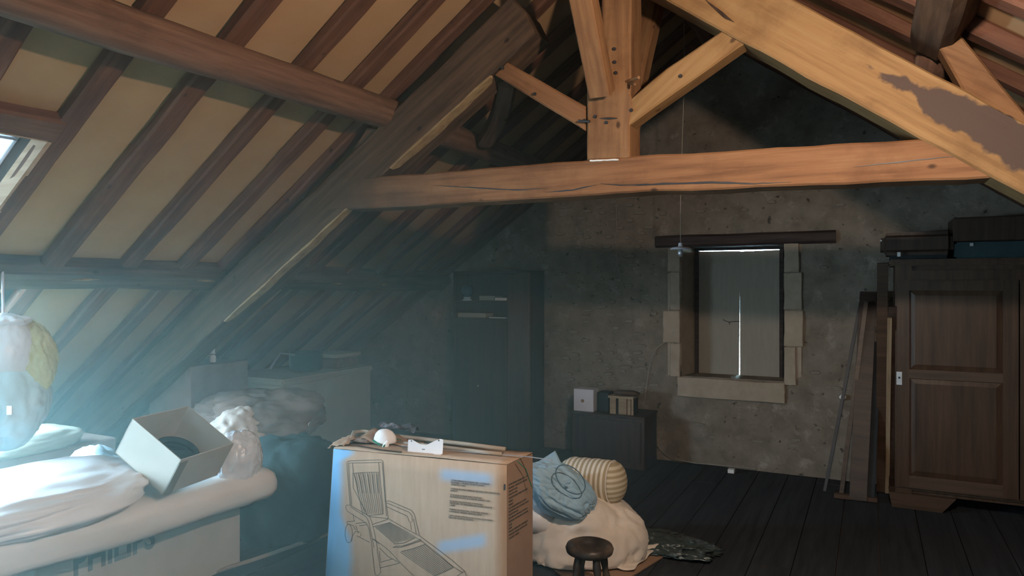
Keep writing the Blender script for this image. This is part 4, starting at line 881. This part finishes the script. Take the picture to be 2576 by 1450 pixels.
# printed line drawing (flat print on the front face)
SC = 560 / 2538.0
def fpx(cx, cy):
    p = onplane(820 + cx * SC, 1130 + cy * SC, A_, nf); q = Wli @ p; return q
lines = []
def ln(*p): lines.append([fpx(x_, y_) for x_, y_ in p])
ln((285,640),(262,400),(243,165),(255,138),(400,128),(640,122),(658,140),(672,330),(690,560),(722,788))
ln((300,640),(278,400),(262,160),(640,150)); ln((645,150),(668,400),(700,760))
ln((318,270),(308,158)); ln((606,150),(618,265)); ln((312,275),(460,264),(618,262),(666,735),(487,757),(318,440),(312,275))
for i in range(12):
    t = i / 11; ln((322 + 285*t, 275 - 10*t), (350 + 262*t, 370), (375 + 250*t, 500), (430 + 225*t, 740 - 5*t))
    if i % 2 == 0: ln((330 + 285*t, 285), (357 + 262*t, 380), (381 + 250*t, 500))
ln((232,662),(240,638),(280,635),(510,765),(535,830),(565,950),(590,1080),(600,1180),(620,1290),(635,1400),(600,1442),(570,1422),(545,1230),(530,1060),(500,900),(470,840),(345,765),(250,705),(232,662))
ln((285,655),(470,770),(500,830),(560,1120)); ln((690,592),(730,585),(985,695),(1020,740),(1045,850),(1075,975)); ln((695,650),(940,760),(955,810),(975,838),(997,815),(990,770))
ln((705,610),(960,715),(1000,770)); ln((975,845),(985,920)); ln((1010,790),(1040,960)); ln((722,788),(900,890),(1080,985),(1250,1110),(1450,1265),(1590,1390),(1610,1450))
ln((735,830),(910,925),(1100,1040),(1280,1180),(1450,1330),(1560,1400)); ln((555,1020),(640,1080),(730,1150),(870,1300),(1020,1450)); ln((500,765),(722,788)); ln((540,855),(720,795)); ln((550,882),(740,832)); ln((350,845),(470,835)); ln((390,870),(480,860))
ln((770,1112),(860,1115),(960,1085),(1100,1035)); ln((785,1078),(900,1065),(1025,1005)); ln((870,1162),(1000,1130),(1145,1078)); ln((790,1120),(800,1100),(880,1098),(1000,1060),(1090,1020))
for i in range(13):
    t = i / 12; a = (575 + 155*t, 885 - 48*t); b = (790 + 225*t, 1070 - 62*t); ln(a, ((a[0]+b[0])/2, (a[1]+b[1])/2 - 3), b)
    a = (860 + 275*t, 1168 - 85*t); b = (1250 + 210*t, 1442 - 98*t); ln(a, b)
ln((1250,1442),(1460,1345)); ln((1490,1450),(1590,1385)); ln((630,1285),(780,1245)); ln((630,1350),(850,1295)); ln((620,1120),(720,1220),(850,1290)); ln((620,1160),(630,1270)); ln((545,1020),(620,1080))
ln(*[(268 + 42*math.cos(a*PI/10), 960 + 105*math.sin(a*PI/10)) for a in range(21)]); ln((245,850),(250,825),(340,818)); ln((320,740),(330,820)); ln((300,1055),(312,985),(350,935),(400,945),(412,975),(395,995)); ln((360,985),(510,1060)); ln((350,870),(380,960)); ln((250,850),(320,870),(350,920))
V = []; Fc = []
for P in lines:
    Q = []
    for a, b in zip(P[:-1], P[1:]):
        n_ = max(1, int((b - a).length / .02)); Q += [a.lerp(b, i / n_) for i in range(n_)]
    Q.append(P[-1])
    for i, q in enumerate(Q):
        t = (Q[min(i+1, len(Q)-1)] - Q[max(i-1, 0)]); t.y = 0; t.normalize(); s_ = Vector((-t.z, 0, t.x)) * .0011
        for sg_ in (1, -1): v = q + s_ * sg_; u_ = min(max(v.x / LW, 0), 1); vv = min(max(v.z / ZT, 0), 1); v.y = -.0042 - .006 * math.sin(PI * u_) * math.sin(PI * vv) - .0006; V.append(v)
        if i: k = len(V); Fc.append((k-4, k-3, k-1, k-2))
mesh('printed_drawing', V, Fc, M['ink'], lc, Wl)
# printed paragraphs, as far as they can be read
TX = ["LETTINO PRENDISOLE IN RESINA PURA • 5 POSIZIONI", "RECLINABILI - CON BRACCIOLI IN PVC RIGIDO", "GARANTITO 3 ANNI", "", "5 POSITION FOLDING SUNBED IN PURE RESIN, WITH COMFORTABLE", "ARMRESTS", "", "LIT DE SOLEIL EN RESINE PURE, 5 POSITIONS", "MULTIPOSITIONS AVEC ACCOUDOIRS, GARANTI 3 ANS", "", "RELAXLIEGE AUS KUNSTHARZ, 5 POSITIONEN", "VERSTELLBAR - MIT ARMLEHNEN UND RADERN, GARANTIE", "3 JAHRE", "", "TUMBONA DE RESINA PURA, 5 POSICIONES, PLEGABLE", "CON RUEDAS Y BRAZOS, GARANTIA 3 ANOS", "", "CAMA CON ENCOSTO REGULAVEL E 5 POSICOES EM RESINA", "PURA COM 3 ANOS DE GARANTIA"]
tl = fpx(1432, 345); tr_ = fpx(1978, 500); bl_ = fpx(1408, 745)
row = (tl.z - bl_.z) / (len(TX) - 2.2); ang_ = 0
fh = row * 1.12
for i, s_ in enumerate(TX):
    if not s_: continue
    q = Vector((tl.x + (bl_.x - tl.x) * i / len(TX), -.0042 - .0058, tl.z - row * i * .98 - fh * .6))
    u_ = 0.8; vv = q.z / ZT; q.y = -.0062 - .006 * math.sin(PI * .72) * math.sin(PI * vv)
    text('printed_line', s_, fh, M['ink'], ff if False else lc, Wl @ Matrix.Translation(q) @ Matrix.Rotation(PI/2, 4, 'X'), depth=.0003, sx=(.243 / (fh * 31)) if len(s_) > 34 else (.243 / (fh * 31)))
# the same sort of small print on the short side
es = (C_ - B_).normalized(); Wsd = Matrix((es, Vector((0,0,1)).cross(es), Vector((0,0,1)))).transposed().to_4x4(); Wsd.translation = Vector((B_.x, B_.y, 0))
for i in range(17):
    s_ = TX[i] if TX[i] else TX[i-1][:20]
    text('printed_line', s_[:40], .0115, M['ink'], lc, Wsd @ Matrix.Translation((.012, -.003, .655 - .0150 * i)) @ Matrix.Rotation(PI/2, 4, 'X'), depth=.0003, sx=.74)
p = fpx(2043, 432); MB().box(p.x - .003, p.x + .003, -.007, -.003, p.z - .012, p.z + .012).out('staple_slot', M['iron'], lc, Wl)
p = fpx(1240, 400)
def tape(u, v):
    P = [(LW - .03, .012, ZT + .012), (LW - .005, .02, ZT + .010), (LW + .003, .028, ZT - .01), (LW + .004, .075, ZT - .13)]
    f_ = u * 3; k = min(2, int(f_)); q = Vector(P[k]).lerp(Vector(P[k+1]), f_ - k); return q + Vector((0, .006 * v, 0))
MB().tube([(LW + .028, .0965*0+.06, ZT + .006), (LW + .052, .11, ZT - .04), (LW + .066, .15, ZT - .13)], .002, 5).out('strap_end', M['green'], lc, Wl)
# things on the lounger carton
def onbox(x_, y_, h=.012): return atZ(x_, y_, ZT + h)
P = [onbox(x_, y_, .030) for x_, y_ in ((884, 1104), (890, 1088), (915, 1086), (960, 1094), (1080, 1107), (1180, 1119), (1271, 1131))]
o = MB().tube(P, .0105, 10).out('wooden_pole', M['pole'], smooth=True); tag(o, 'long grey wooden pole with bent end lying along the back of the lounger carton', 'pole')
P = [onbox(x_, y_, .020) for x_, y_ in ((1000, 1114), (1120, 1126), (1200, 1136), (1262, 1143))]
o = MB().tube(P, .009, 10).out('wooden_pole', M['pole'], smooth=True); tag(o, 'shorter grey pole lying in front of the long pole on the lounger carton', 'pole')
P = [onbox(x_, y_, .016) for x_, y_ in ((880, 1118), (960, 1133), (1010, 1138))]; P2 = [onbox(1180, 1146, .014), onbox(1330, 1150, .014), onbox(1387, 1157, .014)]
o = MB().tube([onbox(1010, 1122, .016), onbox(1180, 1138, .016), onbox(1330, 1150, .018), onbox(1388, 1158, .020)], .0028, 6).out('thin_rod', M['steel']); tag(o, 'thin metal rod sticking out past the right corner of the lounger carton', 'rod')
o = MB().tube(P, .004, 6).out('thin_stick', M['brown']); tag(o, 'thin dark stick lying under the dust mask', 'stick')
c = onbox(915, 1108, .022); o = blob('red_wrapper', c, (.055, .04, .010), M['greybrown'], None, 61, .2, .15, 4, sub=4); tag(o, 'flat dull red wrapper left of the dust mask', 'wrapper')
# dust mask
mk_c = onbox(967, 1123, .0); mk = empty('dust_mask', mk_c, 'white moulded dust mask with green straps on the lounger carton', 'dust mask')
def dome(p, d): return Vector((p.x * (1 + .12 * d.x), p.y, max(p.z, -.28)))
blob('mask_cup', mk_c + Vector((0, 0, .034)), (.056, .05, .052), M['maskwhite'], mk, 63, .05, .012, 2, fn=dome, sub=4)
blob('nose_flap', mk_c + RT * .016 - FWD * .052 + Vector((0, 0, .016)), (.014, .006, .026), M['maskwhite'], mk, 64, .1, .02, sub=3, rot=(0, .5, YAW))
def onmask(dx, dz, k=1.0): return mk_c + RT * dx - FWD * (.052 * math.sqrt(max(0.05, 1 - (dx/.06)**2)) * k) + Vector((0, 0, dz))
MB().tube([onmask(-.052, .035), onmask(-.030, .026), onmask(-.008, .018, 1.06)], [.0045] * 3, 6).out('strap', M['green'], mk, I)
MB().tube([onmask(.006, .008, 1.1), onmask(.018, .028, 1.05)], [.005, .004], 6).out('strap', M['green'], mk, I)
MB().tube([onmask(.02, .026, 1.05), onmask(.045, .034), onmask(.062, .038, .8), mk_c + RT * .085 + Vector((0, 0, .03))], .002, 5).out('strap', M['green'], mk, I)
# W shaped plastic bracket
pb = onbox(1070, 1150, .0); br = empty('plastic_bracket', pb, 'frosted plastic bracket with a V notch standing on the front edge of the lounger carton', 'bracket')
BL = atY
def bq(x_, y_): return onplane(x_, y_, onbox(1070, 1143, 0), nf)
out = [bq(*q) for q in ((1025, 1142), (1113, 1144), (1115, 1107), (1108, 1105), (1096, 1109), (1073, 1120), (1056, 1118), (1037, 1107), (1027, 1107))]
V = [q for q in out] + [q - nf * .003 for q in out]; n_ = len(out); Fc = [tuple(range(n_)), tuple(range(n_, 2*n_))] + [(i, (i+1)%n_, n_+(i+1)%n_, n_+i) for i in range(n_)]
mesh('upright_plate', V, Fc, M['acrylic'], br, I)
a, b = bq(1025, 1142), bq(1113, 1144); MB().hexa([a + nf*.02, b + nf*.02, b, a, a + nf*.02 + ez*.003, b + nf*.02 + ez*.003, b + ez*.003, a + ez*.003]).out('foot_plate', M['acrylic'], br, I)
for x_, y_ in ((1035, 1110), (1104, 1109)): p = bq(x_, y_) + nf*.001; MB().tube([p, p - nf*.0045], .0035, 8).out('screw_hole', M['iron'], br, I)
p = bq(1066, 1131) + nf*.001; MB().tube([p - RT*.008, p + RT*.008], .0018, 6).out('slot', M['iron'], br, I)
# shiny dark packet behind
c = onbox(1003, 1084, .028)
def pkt(u, v): return ((u - .5) * .20, (v - .5) * .07 + .01 * nz((u * 5, v, 0), 1, 2), .012 + .014 * nz((u * 7, v * 4, 0), 1, 5) - .04 * (u - .5) * .5 + .02 * math.sin(PI * v))
o = sheet('plastic_packet', 24, 8, pkt, M['darkplastic'], None, Matrix.Translation(c) @ Matrix.Rotation(YAW * .6, 4, 'Z'), th=.006, smooth=False); tag(o, 'shiny dark plastic packet lying at the back of the lounger carton', 'packet')

# ---------------------------------------------------------------- bedding pile, stool
def flr(u, v):
    a = atZ(1335, 1385, .004); b = atZ(1470, 1500, .004); c = atZ(1560, 1470, .004); d = atZ(1700, 1383, .004); e = atZ(1500, 1330, .004)
    p = a.lerp(d, u).lerp(b.lerp(c, u), v); p.z = .006; return p
sheet_o = sheet('cardboard_sheet', 8, 8, flr, M['cardside'], None, None, th=.008, smooth=False); tag(sheet_o, 'flat brown cardboard sheet on the floor under the bedding pile', 'cardboard sheet')
def cloth(u, v):
    a = atZ(1320, 1395, .0); b = atZ(1420, 1418, .0); c = atZ(1590, 1447, .0); d = atZ(1664, 1382, .0)
    p = a.lerp(d, u).lerp(b.lerp(c, u), v); k = .03 * abs(nz((u * 4, v * 3, 0), 1.3, 6)) + .02 * max(0, 1 - v * 1.6)
    p.z = .018 + k; p = p + Vector((.02 * nz((u * 5, v * 5, 1), 1, 2), .03 * nz((u * 3, v * 3, 5), 1.2, 2), 0)); return p
o = sheet('bed_sheet', 40, 24, cloth, M['bedding'], None, None, th=.006); tag(o, 'cream sheet spread flat on the cardboard in front of the bedding pile', 'sheet')
c = atD(1462, 1335, 4.05)
def pile(p, d): return Vector((p.x * (1 - .30 * max(0, d.z)) - .10 * max(0, -d.z), p.y, p.z))
o = blob('duvet', (c.x, c.y + .03, .13), (.34, .30, .23), M['bedding'], None, 71, .12, .06, 3.0, st=(1.7, 1.7, .7), flat=-.105, sq=.8, rot=(0, 0, .45), fn=pile); tag(o, 'large crumpled cream duvet heaped behind the stool', 'duvet')
c = atD(1352, 1300, 3.95); o = blob('pillow', (c.x, c.y, .26), (.13, .12, .10), M['white'], None, 75, .1, .04, 2, sub=4); tag(o, 'white pillow corner tucked under the blue bag beside the lounger carton', 'pillow')
# striped bolster
b0, b1 = atD(1440, 1204, 4.16), atD(1530, 1213, 4.05); ax = (b1 - b0).normalized(); Lb = (b1 - b0).length + .07; RB = .125
Mz = frame(b0 - ax * .03, Vector((0, 0, 1)).cross(ax), Vector((0, 0, 1))); xx_ = Vector((0, 0, 1)); zz_ = ax; yy_ = zz_.cross(xx_).normalized(); xx_ = yy_.cross(zz_)
Wb = Matrix((xx_, yy_, zz_)).transposed().to_4x4(); Wb.translation = b0 - ax * .04
bo = empty('bolster', (c.x, c.y, .28), 'cylindrical bolster with beige and white stripes lying on the duvet', 'cushion')
prof = [(.02, -.02), (RB*.8, -.01), (RB*.97, .03)] + [(RB * (1 + .02 * math.sin(i * 1.7)), .03 + (Lb - .06) * i / 12) for i in range(1, 12)] + [(RB * .99, Lb - .03), (RB * .96, Lb)]
MB().lathe(prof, 40).out('cover', M['stripe'], bo, Wb, smooth=True)
MB().lathe([(RB * .963, Lb - .002)] + [(RB * .963 * math.cos(a * PI / 16), Lb + .075 * math.sin(a * PI / 16)) for a in range(1, 8)] + [(.004, Lb + .076)], 40).out('end_panel', M['stripe2'], bo, Wb, smooth=True)
MB().tube([Vector((RB * .972 * math.cos(a * PI / 20), RB * .972 * math.sin(a * PI / 20), Lb)) for a in range(41)], .004, 6, caps=False).out('seam', M['bedding'], bo, Wb)
# blue drawstring bag
c = atD(1410, 1235, 3.86)
bb = empty('drawstring_bag', (c.x, c.y, .28), 'shiny blue fabric bag with a gathered end lying on the duvet', 'bag')
gd = (EO - c).normalized()
def gather(p, d):
    # pleats radiating from the cinched centre of the face turned to the viewer
    k = d.dot(GC)
    if k > .72:
        t = (k - .72) / .28; s1_ = d - GC * k; a = math.atan2(s1_.dot(G1), s1_.dot(G2)); return p * (1 - .20 * t * t + .045 * t * math.sin(a * 13) * (1 - t * .4))
    return p
rt_ = .62
from mathutils import Euler
Re = Euler((0, rt_, YAW)).to_matrix(); GC = (Re.inverted() @ (gd + RT * .12 + Vector((0, 0, .10))).normalized()).normalized(); G1 = GC.orthogonal().normalized(); G2 = GC.cross(G1)
blob('bag_body', c + Vector((0, 0, -.005)), (.205, .13, .125), M['blue'], bb, 81, .14, .075, 2.2, st=(.8, 2, 2), rot=(0, rt_, YAW), fn=gather, sub=6)
pts = []
for a in range(31):
    th_ = 2*PI*a/30; d = Euler((0, .78, YAW)).to_matrix() @ Vector((.093 * math.cos(th_), 0, .058 * math.sin(th_))); pts.append(atD(1435, 1207, 3.70) + d)
MB().tube(pts, .003, 6, caps=False).out('piping', M['piping'], bb, I)
q = atD(1432, 1213, 3.70); blob('button', q, (.010, .010, .010), M['blue'], bb, 3, .05, .02, sub=2)
def flap(u, v):
    A, B, C, D = atD(1344, 1168, 3.88), atD(1397, 1135, 3.92), atD(1420, 1182, 3.84), atD(1350, 1235, 3.80)
    p = A.lerp(B, u).lerp(D.lerp(C, u), v); return p + (EO - p).normalized() * (.012 * nz((u * 3, v * 3, 0), 1.5, 4))
sheet('corner_flap', 10, 10, flap, M['blue'], bb, I, th=.004)
# crumpled dark film beside the pile
c = atZ(1665, 1378, .02); o = blob('plastic_film', (c.x + .03, c.y + .05, .02), (.22, .13, .035), M['greenplastic'], None, 91, .35, .30, 3, flat=-.01, sub=5); tag(o, 'crumpled grey green plastic film on the floor right of the duvet', 'plastic film')
c = atZ(1642, 1338, .02); o = blob('plastic_film', (c.x + .03, c.y, .012), (.14, .06, .02), M['greenplastic'], None, 94, .35, .30, 3, flat=-.006, sub=4); tag(o, 'thin crumpled film strip on the dark floor behind the grey green film', 'plastic film')
# stool
sp = atD(1483, 1382, 3.42); SH = sp.z + .012
stl = empty('stool', (sp.x, sp.y, 0), 'low round dark wooden stool with a dished seat in front of the bedding', 'stool')
prof = [(.02, -.035), (.085, -.037), (.112, -.024), (.117, -.006), (.110, .010), (.096, .016), (.086, .013), (.070, -.004), (.058, -.016), (.03, -.020), (.004, -.021)]
MB().lathe(prof, 48, Matrix.Translation((sp.x, sp.y, SH))).out('seat', M['stool'], stl, I, smooth=True)
for a in (-2.45, -1.25, .5, 1.9):
    t = Vector((math.cos(a + YAW), math.sin(a + YAW), 0)); p0 = Vector((sp.x, sp.y, SH - .03)) + t * .075; p1 = Vector((sp.x, sp.y, 0)) + t * .125
    n_ = 12; MB().tube([p0.lerp(p1, i/n_) for i in range(n_+1)], [.017, .018, .020, .019, .016, .015, .018, .021, .022, .019, .016, .015, .014], 12).out('leg', M['stool'], stl, I, smooth=True)

# ---------------------------------------------------------------- scattering volume for the lens veil
hz_ = bpy.data.materials.new('lens_veil'); hz_.use_nodes = True; nt = hz_.node_tree
for k in list(nt.nodes): nt.nodes.remove(k)
ou = nd(nt, 'ShaderNodeOutputMaterial'); vs = nd(nt, 'ShaderNodeVolumeScatter'); vs.inputs['Color'].default_value = (0.62, 0.96, 0.93, 1); vs.inputs['Anisotropy'].default_value = 0.0
nt.links.new(vs.outputs[0], ou.inputs['Volume'])
tc = nd(nt, 'ShaderNodeTexCoord'); sp = nd(nt, 'ShaderNodeSeparateXYZ'); mr = nd(nt, 'ShaderNodeMapRange'); nt.links.new(tc.outputs['Object'], sp.inputs[0]); nt.links.new(sp.outputs['X'], mr.inputs[0])
mr.inputs[1].default_value = -0.8; mr.inputs[2].default_value = -3.4; mr.inputs[3].default_value = 0.0; mr.inputs[4].default_value = 0.145
m2 = nd(nt, 'ShaderNodeMapRange'); nt.links.new(sp.outputs['Z'], m2.inputs[0]); m2.inputs[1].default_value = 0.2; m2.inputs[2].default_value = 2.4; m2.inputs[3].default_value = 1.0; m2.inputs[4].default_value = 0.22
m3 = nd(nt, 'ShaderNodeMath', operation='MULTIPLY'); nt.links.new(mr.outputs[0], m3.inputs[0]); nt.links.new(m2.outputs[0], m3.inputs[1]); nt.links.new(m3.outputs[0], vs.inputs['Density'])
# volume added under the left slope to imitate veiling glare of the lens
hr = EAVE - .02; hx = -0.8; e_ = .10
V = [(RX - hr, Y0 + .02, rz(RX - hr) - e_), (RX, Y0 + .02, RZ - e_), (hx, Y0 + .02, rz(hx) - e_), (hx, Y0 + .02, .0), (RX - hr, Y0 + .02, .0)]
V += [(a, GY - .03, c) for a, b, c in V]
hzo = mesh('haze', V, [(0,1,2,3,4), (5,6,7,8,9)] + [(i, (i+1)%5, 5+(i+1)%5, 5+i) for i in range(5)], hz_); tag(hzo, 'thin added volume imitating lens glare under the left roof slope', 'haze', kind='stuff')
